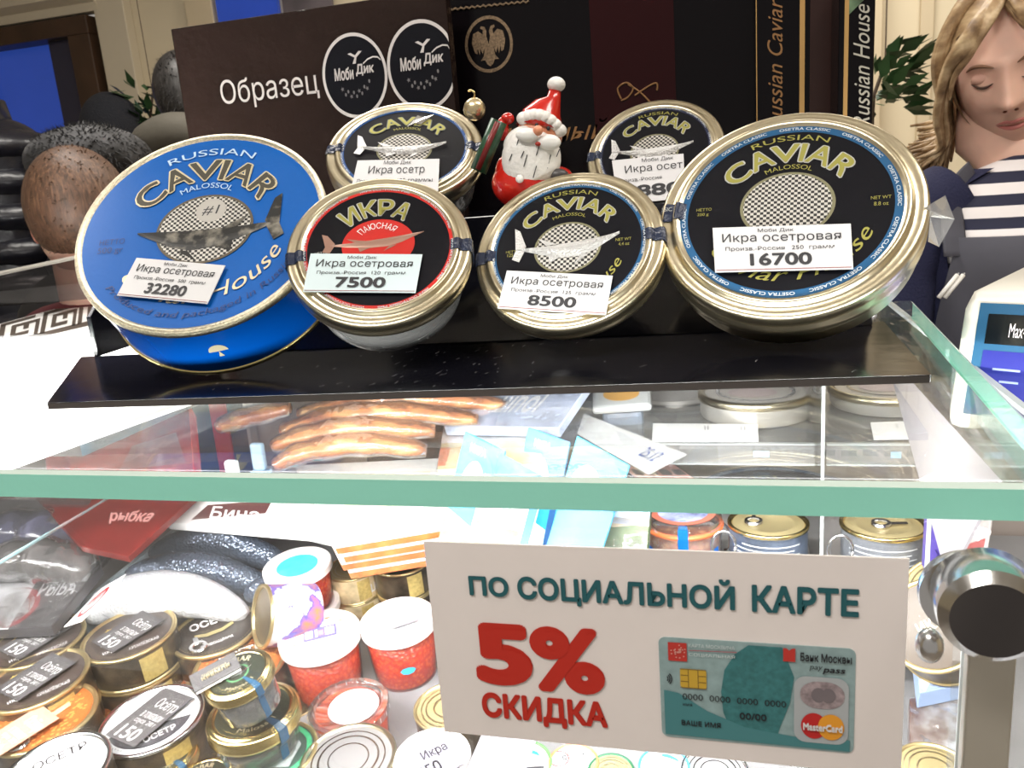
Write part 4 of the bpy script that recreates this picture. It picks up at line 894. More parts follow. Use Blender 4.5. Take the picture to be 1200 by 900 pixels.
m2, h2, d2 = sjar(278, 789, 41, .0255, 'small gold-lidded jar stacked on a bigger jar, grey booklet on its lid', tilt=Vector((-.08, -.24, 1)), up=100)
bk = thing('booklet', 'small dark grey booklet with gold lettering lying on the stacked jar lid', 'booklet', m2 @ Matrix.Translation((-.014, .006, .003)) @ Matrix.Rotation(math.radians(8), 4, 'Z'))
obj('pages', *box(-.0165, -.010, -.0008, .0165, .010, .0012), tubwhite, bk); obj('cover', *box(-.017, -.0102, .0013, .017, .0105, .0022), taggrey, bk)
obj('lettering', *join(text_box('Кремлёвская', (-.009, .001, .009, .004), .0024, .01), text_box('КРЕМЛЯ', (-.010, -.004, .011, .0), .0024, .03)), paleg, bk)
sjar(191, 884, 39, None, 'small black-lidded caviar jar at the bottom beside the white tin', up=100)
sjar(238, 912, 34, None, 'small dark jar at the very bottom left of the green-edged tin')
can(281, 776, 54, 'orange-topped gold tin behind the stacked jars', 'roe_print', up=100)
can(322, 880, 50, 'green-edged tin with lime letters at the bottom', 'green_ha', up=105, gside=False, R=None)
can(408, 888, 57, 'shiny steel-lidded tin with pressed rings at the bottom', 'steel_rings', up=100, rim=gold, R=None)
can(352, 850, 26, 'small brown tin peeking behind the bigger gold-lidded jar', 'stars', R=.022, gside=False)
can(526, 827, 42, 'plain gold tin lid with pressed rings half behind the discount sign', 'gold_rings', R=None, gside=False)
# caviar tubs
def tub(px, py, a, R, label, top='white', up=95, n2=True, tilt=None):
    m, dist = on_deck(px, py, R, a, tilt, up); R = on_deck.R; n = max(1, round(dist/.045)) if n2 else 1; h = dist/n-.001
    if not n2: h = min(dist, .05)
    for k in range(n):
        lb = label if k == 0 else 'clear tub of red roe %s the %s' % (['', 'directly under', 'second below', 'third below'][k], label)
        lb = ' '.join(lb.split()[:16])
        root = thing('roe_tub', lb, 'tub', m @ Matrix.Translation((0, 0, -(k+1)*(h+.0009))), 'tubs of red roe on the case deck'); H = h/R
        g = lambda q, s=48: scaled(lathe(q, s), R, h)
        obj('cup', *g([(0, -H), (.80, -H), (.82, -H+.04), (.93, -.22), (.96, -.20), (.96, -.1)]), clearpl, root, smooth='auto')
        obj('roe', *g([(0, -H+.04), (.77, -H+.04), (.79, -H+.08), (.89, -.26), (0, -.24)]), roe, root, smooth=True)
        obj('lid', *g([(0, -.02), (.80, -.02), (.83, .0), (.86, .03), (.97, .03), (1, .0), (1, -.19), (.985, -.19)]), mat('lid_translucent', (.80, .76, .75), .35) if top != 'clear' or k else clearpl, root, smooth='auto')
        obj('lid_ribs', *join(*[([(R*1.004*math.cos(b_), R*1.004*math.sin(b_), h-z*R) for b_, z in ((q, .03), (q+.02, .03), (q+.02, .17), (q, .17))], [(0, 1, 2, 3)]) for q in [j*PI/12 for j in range(24)]]), tubwhite, root)
        if k: continue
        if top == 'white':
            l = obj('lid_label', *scaled(disc(.78, -.012, 40), R, h), mat('label_white', (.82, .82, .84), .45), root)
            obj('label_print', *scaled(join(([(-.38, -.2, 0), (.42, -.2, 0), (.42, .28, 0), (-.38, .28, 0)], [(0, 1, 2, 3)])), R, h), mat('print_lilac', (.14, .13, .38), .5), l)
            obj('print_windows', *scaled(join(*[([(x0, -.10, .004), (x1, -.10, .004), (x1, .2, .004), (x0, .2, .004)], [(0, 1, 2, 3)]) for x0, x1 in ((-.34, -.16), (-.10, -.04), (.14, .36))]), R, h), MC['label_white'], l)
            obj('pink_print', *scaled(([(-.02, -.06, .004), (.10, -.06, .004), (.10, .14, .004), (-.02, .14, .004)], [(0, 1, 2, 3)]), R, h), mat('print_pink', (.6, .25, .4), .5), l)
            obj('rim_print', *scaled(join(*[disc(.05, .002, 8, 1.5, .7, .64*math.cos(b_), .64*math.sin(b_)) for b_ in (.6, 1.2, 2.2, 2.8, 3.5, 5.5)]), R, h), mat('print_orange', (.75, .35, .15), .5), l)
        if top == 'card':
            l = obj('lid_label', *scaled(disc(.80, -.012, 40), R, h), MC['label_white'], root)
        if top == 'cyan':
            l = obj('lid_label', *scaled(disc(.60, -.012, 40), R, h), mat('cyan_label', (.05, .50, .52), .4, var=.5, vscale=60), root)
        if top == 'clear':
            obj('roe_surface', *scaled(disc(.84, -.14, 40), R, h), roe, root)
            obj('white_disc', *scaled(disc(.62, -.01, 40, 1, 1, .12, -.05), R, h), MC['label_white'] if 'label_white' in MC else tubwhite, root)
        b_ = math.radians(-85)
        if top == 'card': obj('cyan_sticker', *scaled(join(([(.96*math.cos(b_+i*.07), .96*math.sin(b_+i*.07), -H*.55+z) for i, z in ((-3, 0), (-2, -.08), (0, -.11), (2, -.08), (3, 0), (2, .07), (0, .1), (-2, .07))], [tuple(range(8))])), R, h), mat('cyan_print', (.05, .40, .65), .4), root)
    return m
tub(374, 742, 48, .040, 'red roe tub with white lilac-printed lid in the middle of the tins', 'white')
mt = tub(466, 725, 45, .038, 'red roe tub with white card on its lid beside the discount sign', 'card')
lid_tag(mt, .038, (-.35, -.45, .45, .40), 12, [('Икра', .5, .5, .95, .75, .02), ('350', .1, .15, .6, .4, .02)], 'grey and cyan price card on the tub beside the sign', mat('tag_mid', (.30, .29, .34), .5), mat('print_pinkred', (.7, .3, .4), .5))
tub(348, 661, 40, .036, 'red roe tub with turquoise lid label right of the silver fish', 'cyan')
tub(408, 826, 48, .036, 'open-looking clear roe tub with a round white disc', 'clear')
mt = tub(506, 886, 46, None, 'white-lidded tub at the bottom edge under the sign corner', 'card')
lid_tag(mt, on_deck.R, (-.7, -.8, .55, .5), 20, [('Икра', .35, .45, .9, .75, .02), ('450', .1, .1, .6, .4, .02)], 'lilac and cyan price card on the bottom edge tub', mat('tag_lilac', (.40, .38, .50), .5), ink)
can(611, 893, 36, 'green-rimmed jar lid below the discount sign', 'white_blue', R=None, rim=mat('rim_green', (.12, .40, .10), .3), gside=False)
can(672, 893, 30, 'white and orange lid below the discount sign', 'white_text', R=None, rim=mat('rim_orange', (.6, .2, .08), .3), gside=False)
can(716, 903, 28, 'dark green rimmed lid below the discount sign', 'gold_rings', R=None, rim=mat('rim_dgreen', (.02, .12, .06), .3), gside=False)
can(778, 897, 30, 'cyan lidded tin below the bank card picture', 'white_blue', R=None, rim=mat('cyan_print'), gside=False)
can(838, 903, 40, 'pale glass-topped jar below the bank card picture', 'steel_rings', R=None, rim=silver, gside=False)
can(655, 888, 12, 'small red cap below the discount sign', 'steel_rings', R=None, rim=red_print, gside=False)
mtt, _ = on_deck(590, 886, None, 36, stack_=2.3)
lid_tag(mtt, .03, (-.7, -1.2, .7, .7), -25, [('Икра щуки', .2, .55, .85, .8, .03), ('590', .2, .2, .7, .45, .03)], 'grey price card leaning before the green-rimmed lid', mat('tag_mid'), tagink, z=.004)
can(412, 664, 30, 'gold tin with cream band behind the roe tubs', 'gold_rings', R=.0285, side=mat('side_cream', (.62, .50, .30), .4, var=.3, vscale=90), sidetxt=('LIC', -45, .5))
can(470, 655, 35, 'black and gold sturgeon tin left of the discount sign', 'caviar_black', R=.033, sidetxt2=('STURGEON', -88, 1.3))
# tin lying on its side
c = at(330, 712, .80); ax = (CR*.75+CU*(-.35)-FW*.55).normalized()
mside = frame(at(307, 722, .80), (-CR*.80+CU*.10-FW*.55).normalized(), 95)
cs = thing('food_tin', 'tin lying on its side with a white, violet and orange label', 'tin', mside @ Matrix.Translation((0, 0, -.052)), GC)
obj('body', *lathe([(0, 0), (.030, 0), (.0305, .001), (.0305, .051)], 48), ramp_mat('wrap_label', 'noise', [(.42, (.75, .75, .78)), (.50, (.75, .75, .78)), (.53, (.08, .07, .40)), (.66, (.6, .2, .03))], scale=38, rough=.4), cs, smooth='auto')
obj('rim', *lathe([(.027, .050), (.0285, .053), (.031, .053), (.031, .050)], 48), cangold, cs, smooth=True); obj('lid', *disc(.0272, .0505, 48), mat('lid_shade', (.22, .17, .11), .35, .7), cs)

# ---------------------------------------------------------------- fish
def fishy(name, label, px, r, depth, gm, head=0, flat=1.25):
    pts = [at(x, y, depth if not isinstance(depth, (list, tuple)) else depth[i]) for i, (x, y) in enumerate(px)]
    o = Vector((pts[0].x, pts[0].y, min(deckz(p.y) for p in pts)))
    for p in pts: p.z = max(p.z, deckz(p.y)+r*1.0)
    P = smoothpath([p-o for p in pts], 8); n = len(P); rad = []
    for i in range(n):
        t = i/(n-1); q = math.sin(PI*min(1, (t*.92+.06)))**.55; rad.append((max(.002, r*q), max(.002, r*q*flat)))
    t = thing(name, label, 'fish', o, 'whole silver fish on the case deck')
    b = obj('body', *loft(P, rad, 24), gm, t, smooth=True)
    e = P[4]+Vector((0, -r*.55, r*.15)); obj('eye', *ball(e, r*.16, 10, 14, (1, .5, 1)), mat('fish_eye', (.05, .045, .04), .1), t, smooth=True)
    k = P[7]; obj('gill_fin', [k+Vector((0, -r*.85, 0)), k+Vector((.02, -r*1.05, -.004)), k+Vector((.032, -r*1.0, -.012)), k+Vector((.012, -r*.95, -.008))], [(0, 1, 2, 3)], mat('fin_grey', (.3, .3, .32), .3), t)
    e = P[-1]; d = (P[-1]-P[-3]).normalized(); obj('tail_fin', [e, e+d*.03+Vector((0, 0, .018)), e+d*.02, e+d*.03-Vector((0, 0, .012))], [(0, 1, 2), (0, 2, 3)], mat('fin_grey'), t)
    return t
fm = ramp_mat('herring_skin', 'gradz', [(.35, (.78, .80, .84)), (.55, (.45, .50, .58)), (.75, (.16, .19, .25)), (1, (.08, .10, .14))], rough=.22, metal=.5, mapping=(1, 1, 12))
fm2 = ramp_mat('white_belly_skin', 'gradz', [(.3, (.85, .85, .86)), (.8, (.78, .80, .84)), (1, (.3, .34, .42))], rough=.25, metal=.3, mapping=(1, 1, 8))
for q_ in (fm, fm2):
    N = q_.node_tree.nodes; v = N.new('ShaderNodeTexVoronoi'); v.inputs['Scale'].default_value = 320; tc_ = [n for n in N if n.type == 'TEX_COORD'][0]; q_.node_tree.links.new(tc_.outputs['Object'], v.inputs[0]); bp = N.new('ShaderNodeBump'); bp.inputs['Strength'].default_value = .5; bp.inputs['Distance'].default_value = .002; q_.node_tree.links.new(v.outputs['Distance'], bp.inputs['Height']); q_.node_tree.links.new(bp.outputs[0], N['Principled BSDF'].inputs['Normal'])
fishy('herring', 'silver-white fish with bright belly lying behind the dark tins', [(103, 722), (140, 704), (190, 696), (240, 702), (290, 722)], .025, [.86, .86, .86, .86, .86], fm2, flat=1.0)
fishy('herring', 'middle silver herring with dark back above the white-bellied fish', [(150, 676), (190, 668), (240, 668), (290, 682), (345, 705)], .0165, .90, fm)
fishy('herring', 'rearmost dark-backed herring with a red gill', [(178, 652), (215, 638), (262, 636), (310, 652), (345, 668)], .0165, .95, fm)
fishy('herring', 'dark fish tail end right of the other herrings', [(288, 700), (310, 690), (330, 694), (350, 706)], .012, .88, fm)

# ---------------------------------------------------------------- flat packs, built as quads on tilted planes
def pk(name, label, px, pl, th, m, cat='package', group=None, r=0, bevel=.001, art=(), film=None):
    Q = patch(px, pl); Q.o = (Q.c[0]+Q.c[1]+Q.c[2]+Q.c[3])/4-Q.n*th
    t = thing(name, label, cat, Q.o.copy(), group)
    Q.slab('pack', th, m, t, r=r, bevel=bevel)
    for nm, items, mm_ in art:
        if nm.endswith('lettering'): V, Fc = Q.text(items, .0005); obj(nm, V, Fc, mm_, t)
        else:
            V, Fc = Q.flat(join(*[([(u, v, .0003) for u, v in poly], [tuple(range(len(poly)))]) for poly in items])); obj(nm, V, Fc, mm_, t)
    if film: Q.slab('film', .0005, film, t, h=.002)
    return t, Q
def zplane(px, py, d, n=(0, -.105, 1)): return (at(px, py, d), Vector(n).normalized())
film = glass('crinkled_film', (.96, .96, .97), .5, .10, haze=.025, bump=.55, bscale=45)
wpack = mat('pack_white', (.86, .86, .86), .35); salmon = mat('salmon_slice', (.72, .17, .05), .35, var=.4, vscale=60); pale_y = mat('pack_pale_yellow', (.85, .72, .40), .4, var=.2, vscale=30)
# white salmon packs in a fanned stack
GP = 'white salmon packs stacked behind the tins'
Q0 = patch([(345, 545), (548, 535), (524, 618), (392, 640)], zplane(450, 610, .80, (0.0, -.30, 1)))
for i, lab in enumerate(['topmost white salmon pack of the stack under the green glass edge', 'second white salmon pack with orange edge in the stack', 'third white salmon pack with orange edge in the stack', 'lowest white salmon pack resting on the gold tins']):
    sh = -Q0.n*(.0125*i)+Vector((.004*math.sin(i*2.1), .003*i, 0)); Q = Patch(*[c+sh for c in Q0.c]); Q.o = (Q.c[0]+Q.c[1]+Q.c[2]+Q.c[3])/4-Q.n*.012
    t = thing('salmon_pack', lab, 'food pack', Q.o.copy(), GP)
    Q.slab('tray', .004, wpack, t, bevel=.001); Q.slab('salmon', .0065, salmon, t, h=-.0042, u=(.005, .995), v=(.002, .95))
    if i == 0: obj('yellow_window', *Q.flat(([(.2, .35, .0003), (.75, .35, .0003), (.8, .8, .0003), (.25, .85, .0003)], [(0, 1, 2, 3)])), mat('window_pale', (.86, .80, .60), .4), t)
t, Q = pk('white_tray', 'bright white food tray with a dark brand patch, left of the salmon packs', [(225, 560), (372, 560), (385, 628), (195, 612)], zplane(290, 600, .90, (0, -.25, 1)), .010, wpack, 'food pack', art=[('patch', [[(.15, .08), (.62, .30), (.66, .55), (.22, .40)]], mat('patch_maroon', (.12, .05, .05), .5)), ('lettering', [('Бина', .26, .14, .58, .38, .02)], white)])
t, Q = pk('white_tray', 'second bright white tray behind the silver fish', [(300, 545), (420, 548), (405, 636), (300, 612)], zplane(340, 600, .93, (0, -.2, 1)), .010, wpack, 'food pack')
# left compartment
pk('fish_pack', 'red vacuum pack seen through the shelf left of the frame posts', [(50, 520), (221, 472), (228, 556), (56, 560)], zplane(150, 520, .82, (0, -.5, 1)), .02, ramp_mat('red_pack', 'noise', [(.35, (.35, .012, .012)), (.5, (.70, .03, .02)), (.7, (.75, .22, .18))], scale=16, rough=.25), art=[('pale_print', [[(.5, .1), (.95, .15), (.9, .6), (.6, .5)]], mat('pack_pinkish', (.6, .3, .28), .4))], film=film)
pk('fish_pack', 'dark red printed box below the green edge at the left', [(40, 582), (232, 578), (150, 652), (95, 640)], zplane(130, 600, .90, (0, -.2, 1)), .008, mat('pack_dark_red', (.14, .012, .01), .3, var=.3, vscale=20), art=[('lettering', [('рыбка', .5, .45, .85, .7, .03)], mat('pack_pinkish'))])
pk('fish_pack', 'grey foil pack with white print at the left edge', [(-40, 585), (110, 585), (90, 612), (-40, 612)], zplane(30, 600, .93, (0, -.3, 1)), .012, mat('pack_grey', (.12, .11, .115), .3, var=.4, vscale=40), film=film)
def lumps(name, label, cat, px, depth, r, m, film_=None, group=None, flat=.8):
    pts = [at(x, y, depth) for x, y in px]; o = pts[len(pts)//2].copy(); o.z = max(deckz(o.y), o.z-r*1.2)
    t = thing(name, label, cat, o, group); P = smoothpath([p-o for p in pts], 6); n = len(P)
    rad = [(max(.002, r*math.sin(PI*(.08+.84*i/(n-1)))**.5*(1+.08*math.sin(i*1.7))),)*2 for i in range(n)]; rad = [(a_, a_*flat) for a_, _ in rad]
    obj('fillet', *loft(P, rad, 18), m, t, smooth=True)
    if film_: obj('film', *loft(P, [(a_*1.08+.001, b_*1.1+.001) for a_, b_ in rad], 18), film_, t, smooth=True)
    return t
dark_fish = ramp_mat('dark_fish', 'noise', [(.3, (.01, .012, .02)), (.6, (.05, .05, .09)), (.85, (.25, .24, .35))], scale=30, rough=.15)
lumps('packed_fish', 'dark wrapped fish at the left below the green edge, rear one', 'fish pack', [(-30, 628), (30, 622), (80, 632), (125, 655)], .92, .030, dark_fish, film)
lumps('packed_fish', 'dark wrapped fish at the left below the green edge, front one', 'fish pack', [(-30, 665), (30, 655), (75, 660), (110, 672)], .86, .026, ramp_mat('dark_fish2', 'noise', [(.3, (.03, .03, .03)), (.6, (.12, .11, .11)), (.85, (.35, .33, .33))], scale=34, rough=.15), film)
def circ(cu, cv, ru, rv, n=20): return [(cu+ru*math.cos(2*PI*i/n), cv+rv*math.sin(2*PI*i/n)) for i in range(n)]
pk('fish_pack', 'black and white labelled pack with a red ring at the left edge', [(-30, 672), (118, 662), (60, 735), (-40, 740)], zplane(30, 700, .84, (0, -.25, 1)), .012, mat('pack_black', (.06, .055, .06), .3), art=[('white_part', [[(0, 0), (.5, 0), (.55, .75), (.0, .8)]], wpack), ('red_ring', [circ(.45, .35, .24, .33)], mat('ring_red', (.4, .02, .03), .4)), ('white_disc', [[(u, v) for u, v in circ(.45, .35, .19, .26)]], mat('disc_pale', (.6, .58, .58), .4)), ('lettering', [('РЫБА', .62, .5, .95, .75, .02)], tagink)], film=film)
# inner divider of the case: pale metal strip running back
a0 = at(52, 738, .83); a1 = at(212, 612, 1.02)
dv = thing('case_divider', 'pale blue metal divider strip running back between dark packs and silver fish', 'divider', a0)
dd = a1-a0; dd.z = deckz(a1.y)-deckz(a0.y); sn = Vector((dd.y, -dd.x, 0)).normalized()
b0 = Vector((0, 0, deckz(a0.y)-a0.z+.0)); hz = Vector((0, 0, .0))
V = [b0, b0+dd, dd+hz+Vector((0, 0, .0)), Vector((0, 0, 0))]; V = [Vector(v) for v in V]; V[2].z = a1.z-a0.z; V2 = [v+sn*.006 for v in V]
obj('strip', V+V2, [(0, 1, 2, 3), (7, 6, 5, 4), (3, 2, 6, 7), (0, 3, 7, 4), (1, 5, 6, 2)], mat('divider_blue', (.42, .52, .58), .3), dv)
pk('fish_pack', 'narrow white card with a red oval by the divider strip', [(118, 690), (148, 672), (96, 728), (74, 735)], zplane(110, 710, .80, (0, -.35, 1)), .001, wpack, 'card', art=[('red_oval', [circ(.5, .5, .35, .35)], MC['ring_red']), ('white_oval', [circ(.5, .5, .27, .27)], wpack)])
# light-blue pane edge at the left
eb = thing('pane_strip', 'thin pale blue glass pane edge slanting at the left below the green edge', 'glass pane', at(60, 625, .62))
o_ = at(60, 625, .62); p0 = at(-10, 665, .50)-o_; p1 = at(128, 583, .85)-o_
obj('edge', *loft([p0, p1], .0012, 6), mat('edge_cyan', (.35, .6, .65), .2), eb)
# frame posts
for (x, lab, m_) in ((238, 'dark frame post behind the white counter edge', mat('post_dark', (.05, .045, .045), .35)), (277, 'second dark frame post further right with pale edge', mat('post_dark'))):
    q = ony(x, 505, .965); pt = thing('frame_post', lab, 'post', Vector((q.x, q.y, deckz(q.y))), 'frame posts inside the case')
    obj('post', *box(-.018, 0, .0, .018, .015, 1.344-deckz(q.y)), m_, pt, bevel=.001); obj('pale_edge', *box(.0181, -.002, .0, .023, .015, 1.344-deckz(q.y)), mat('post_edge', (.45, .40, .36), .4), pt)
q = ony(259, 505, .96); pt = thing('red_strip', 'upright red strip between the two dark frame posts', 'strip', Vector((q.x, q.y, deckz(q.y)))); obj('strip', *box(-.013, 0, 0, .013, .003, 1.30-deckz(q.y)), red_print, pt)
# small white clips under shelf
for x, y, lab in ((272, 548, 'small white plastic clip in front of the frame posts'), (302, 528, 'small pale blue plastic clip right of the frame posts')):
    q = at(x, y, .80); t = thing('plastic_clip', lab, 'clip', q, 'plastic clips by the frame posts'); obj('clip', *box(-.007, -.004, -.02, .007, .004, .008), mat('clip_white', (.75, .8, .84), .4) if x < 290 else mat('clip_blue', (.35, .48, .6), .4), t, bevel=.003)
    obj('foot', *box(-.009, -.005, -.026, .009, .005, -.0205), MC['clip_white'] if x < 290 else MC['clip_blue'], t)
# smoked fillets in film
smoke = ramp_mat('smoked_fillet', 'noise', [(.3, (.16, .05, .02)), (.5, (.40, .15, .05)), (.7, (.55, .32, .14))], scale=26, rough=.25, mapping=(1, 3, 3), bump=.3)
GS = 'smoked fish fillets seen through the shelf'
for i, (px, lab) in enumerate([([(322, 545), (360, 528), (430, 520), (500, 528)], 'brown smoked fish nearest the green edge'), ([(320, 522), (365, 508), (430, 500), (510, 505)], 'second brown smoked fish from the green edge'),
                               ([(330, 505), (390, 488), (470, 482), (560, 492)], 'third brown smoked fish from the green edge'), ([(350, 486), (420, 470), (500, 466), (610, 478)], 'rear orange-brown smoked fish just under the black rack'),
                               ([(255, 500), (290, 488), (340, 478)], 'short dark smoked fish right of the frame posts')]):
    lumps('smoked_fish', lab, 'fish', px, .74+.022*i, .016, smoke, film, GS, flat=.6)
# clear film packs with blue script
t, Q = pk('film_pack', 'clear film pack with blue script print, just under the black rack', [(560, 438), (700, 436), (655, 502), (520, 500)], zplane(600, 470, .80, (0, -.5, 1)), .012, mat('film_bluegrey', (.42, .48, .62), .25, var=.5, vscale=25), art=[('lettering', [('uihol', .35, .25, .75, .7, .02, .4)], white)], film=film)
t, Q = pk('film_pack', 'empty crinkled clear pack left of the blue script pack', [(430, 442), (575, 438), (560, 500), (480, 470)], zplane(500, 470, .84, (0, -.5, 1)), .010, mat('film_grey', (.40, .37, .36), .25, var=.5, vscale=30), film=film)
t, Q = pk('cheese_pack', 'white and yellow sliced food pack behind the cyan cartons', [(520, 500), (655, 492), (628, 545), (512, 552)], zplane(570, 520, .78, (0, -.3, 1)), .014, pale_y, 'food pack', art=[('white_part', [[(0, .6), (1, .55), (1, 1), (0, 1)]], wpack), ('orange_edge', [[(0, .1), (.08, .1), (.1, .5), (0, .5)]], salmon)], film=film)
# cyan cartons
cy = mat('carton_cyan', (.03, .36, .60), .35); nvy = mat('carton_navy', (.02, .10, .28), .3)
pc1 = zplane(620, 560, .70, (-.1, -.85, .5))
def pcl(d): return zplane(620, 560, d, (-.1, -.85, .5))
GK = 'cyan cartons leaning behind the sign'
art = lambda b: [('navy_edge', [[(.84, 0), (1, 0), (1, 1), (.84, 1)]], nvy), ('white_arc', [[(.12+.62*math.cos(PI*i/12)*.5+.31, .42+.38*math.sin(PI*i/12)) for i in range(13)]+[(.12+.42*math.cos(PI*(12-i)/12)*.5+.31, .42+.24*math.sin(PI*(12-i)/12)) for i in range(13)]], white), ('lower_picture', [[(0, 0), (.83, 0), (.83, .22), (0, .34)]], b), ('lettering', [('ИКРА', .22, .86, .6, .93, .01)], white)]
olive = mat('carton_olive', (.20, .22, .10), .5, var=.5, vscale=60)
pk('carton', 'leftmost cyan carton leaning behind the discount sign', [(545, 505), (592, 528), (565, 660), (512, 640)], pcl(.72), .004, cy, 'carton', GK, art=art(olive))
pk('carton', 'white carton with grey print second from the left', [(575, 525), (640, 560), (612, 665), (545, 645)], pcl(.705), .004, mat('carton_white', (.75, .78, .8), .4), 'carton', GK, art=[('cyan_edge', [[(0, .75), (1, .75), (1, 1), (0, 1)]], cy), ('navy_edge', [[(.86, 0), (1, 0), (1, 1), (.86, 1)]], nvy), ('lettering', [('ФИЛЕ', .15, .55, .6, .70, .02)], ink), ('lower_picture', [[(0, 0), (.85, 0), (.85, .35), (0, .3)]], olive)])
pk('carton', 'tall cyan carton with white arc, third from the left', [(619, 500), (668, 518), (642, 655), (590, 640)], pcl(.75), .004, cy, 'carton', GK, art=art(wpack))
pk('carton', 'widest cyan carton with blue sea picture, right of the others', [(676, 510), (738, 545), (704, 650), (640, 640)], pcl(.73), .004, cy, 'carton', GK, art=[('sea_picture', [[(.0, 0), (1, 0), (1, .48), (.6, .52), (.05, .5)]], mat('sea_blue', (.05, .18, .45), .3, var=.5, vscale=20)), ('navy_edge', [[(.70, .5), (1, .45), (1, .8), (.78, .85)]], nvy), ('white_arc', [[(.1+.55*math.cos(PI*i/12)*.5+.28, .58+.22*math.sin(PI*i/12)) for i in range(13)]], white)])
t, Q = pk('picture_pack', 'pack with dark green forest picture between cartons and roe jar', [(690, 585), (762, 595), (758, 650), (695, 650)], pcl(.76), .01, mat('forest_green', (.07, .10, .04), .5, var=.5, vscale=50), art=[('sky_part', [[(0, .6), (1, .6), (1, 1), (0, 1)]], mat('sky_pale', (.42, .55, .75), .4)), ('hill_part', [[(0, .6), (.4, .52), (1, .66), (1, .75), (0, .7)]], mat('hill_tan', (.4, .32, .22), .5))], film=film)
# container with orange lid patch
mb = frame(at(728, 462, .86), Vector((0, -.25, 1)).normalized(), 92)
t = thing('sauce_tub', 'grey square plastic tub with an orange round lid patch under the rack', 'tub', mb @ Matrix.Translation((0, 0, -.07)))
obj('tub', *loft([(0, 0, 0), (0, 0, .060)], [.028, .031], 4, up=(1, 1, 0)), mat('tub_greyblue', (.22, .26, .33), .3), t, bevel=.006); obj('lid', *box(-.031, -.026, .061, .031, .026, .070), mat('tub_lidgrey', (.6, .62, .63), .35), t, bevel=.004)
obj('lid_patch', *disc(.019, .0706, 32, 1, .8), mat('patch_orange', (.75, .42, .12), .4), t)
t, Q = pk('clear_lid_pack', 'clear folded plastic pack with tiny blue writing behind the cyan cartons', [(684, 484), (806, 532), (760, 556), (676, 508)], zplane(740, 515, .78, (0, -.5, 1)), .001, glass('acrylic2', (.9, .92, .94), 1.5, .05, haze=.25), art=[('lettering', [('25.12', .72, .35, .88, .75, .0)], navy_ink)])
g_ = thing('drain_grille', 'brown plastic grille with rows of slots beside the cyan cartons', 'grille', at(760, 535, .82))
gq = patch([(710, 520), (758, 522), (815, 562), (745, 562)], zplane(760, 540, .82, (0, -.3, 1)))
gq.o = at(760, 535, .82)
obj('frame', *loc(([tuple(v) for v in gq.c], [(0, 1, 2, 3)]), gq.o), mat('grille_brown', (.28, .13, .11), .45), g_)
for i in range(4):
    for j in range(3):
        gq.slab('slot', .0002, mat('slot_dark'), g_, h=.0008, u=(.06+.24*i, .06+.24*i+.18), v=(.12+.3*j, .12+.3*j+.14), r=.001)
# upper acrylic shelf goods
def ucan(name, label, px, py, a, R, h, z0=None, face='gold_rings', txt=None, kind='plastic'):
    d = R*F/a; c = at(px, py, d); m = frame(c, Vector((0, 0, 1)), 90); zb = z0 if z0 is not None else c.z-h; h = c.z-zb
    root = thing(name, label, 'tin', m @ Matrix.Translation((0, 0, -h)), 'tins on the right shelves'); return root, R, h, m
def wide_tin(label, px, py, a):
    root, R, h, m = ucan('fish_tin', label, px, py, a, .059, .03, z0=1.201)
    obj('body', *scaled(lathe([(0, -h/R), (.93, -h/R), (.96, -h/R+.05), (.96, -.05)], 48), R, h), mat('tin_body_pale', (.6, .58, .55), .3, .6), root, smooth='auto')
    obj('rim', *scaled(lathe([(.86, -.02), (.90, .01), (.94, .03), (.98, .02), (1, -.04), (1, -.1), (.96, -.12)], 64), R, h), gold, root, smooth=True)
    l = obj('lid', *scaled(disc(.87, -.01, 48), R, h), mat('lid_pale', (.66, .62, .58), .3, .3), root)
    obj('label_print', *scaled(disc(.35, .0, 32, 1.2, .9, -.05, -.1), R, h), mat('print_pale_pink', (.6, .5, .5), .5), l); obj('pressed_ring', *scaled(ring(.62, .68, .002, 48), R, h), silver, l)
wide_tin('wide gold-rimmed tin on the acrylic shelf, middle one under the rack', 885, 458, 66); wide_tin('wide gold-rimmed tin at the right of the acrylic shelf', 1040, 452, 66); wide_tin('wide pale tin at the left of the acrylic shelf', 790, 464, 58)
sq = lambda px, lab: pk('shelf_label', lab, px, (Vector((0, .80, 1.206)), Vector((0, -.10, 1)).normalized()), .0006, mat('label_paper', (.75, .75, .76), .5), 'shelf label', 'paper labels on the acrylic shelf', bevel=0, art=[('line_lettering', [('II', .50, .6, .54, .85, .0), ('IE', .84, .6, .92, .85, .0)], grey_ink)])
sq([(765, 496), (888, 497), (889, 517), (764, 517)], 'white paper shelf label left of the clear partition'); sq([(1020, 495), (1076, 493), (1087, 514), (1024, 515)], 'short white paper shelf label right of the clear partition')
# price rail
for x0, x1, lab in ((770, 955, 'clear price rail left of the partition'), (968, 1090, 'clear price rail right of the partition')):
    A_ = ony(x0, 530, .757); B_ = ony(x1, 527, .757); t = thing('price_rail', lab, 'rail', Vector((A_.x, .757, 1.190)), 'clear price rails on the acrylic shelf')
    L_ = B_.x-A_.x; obj('rail', *box(0, -.004, -.008, L_, 0, .010), glass('rail_clear', (.9, .91, .92), .8, .08, haze=.12), t); obj('rail_edge', *box(0, -.0055, -.0095, L_, -.003, -.0082), MC['edge_light'], t)
    obj('top_edge', *box(0, -.0055, .0102, L_, 0, .0112), MC['edge_light'], t); obj('rail_print', *box(L_*.62, -.0046, -.002, L_*.72, -.0041, .004), mat('rail_blue', (.25, .38, .5), .5), t)
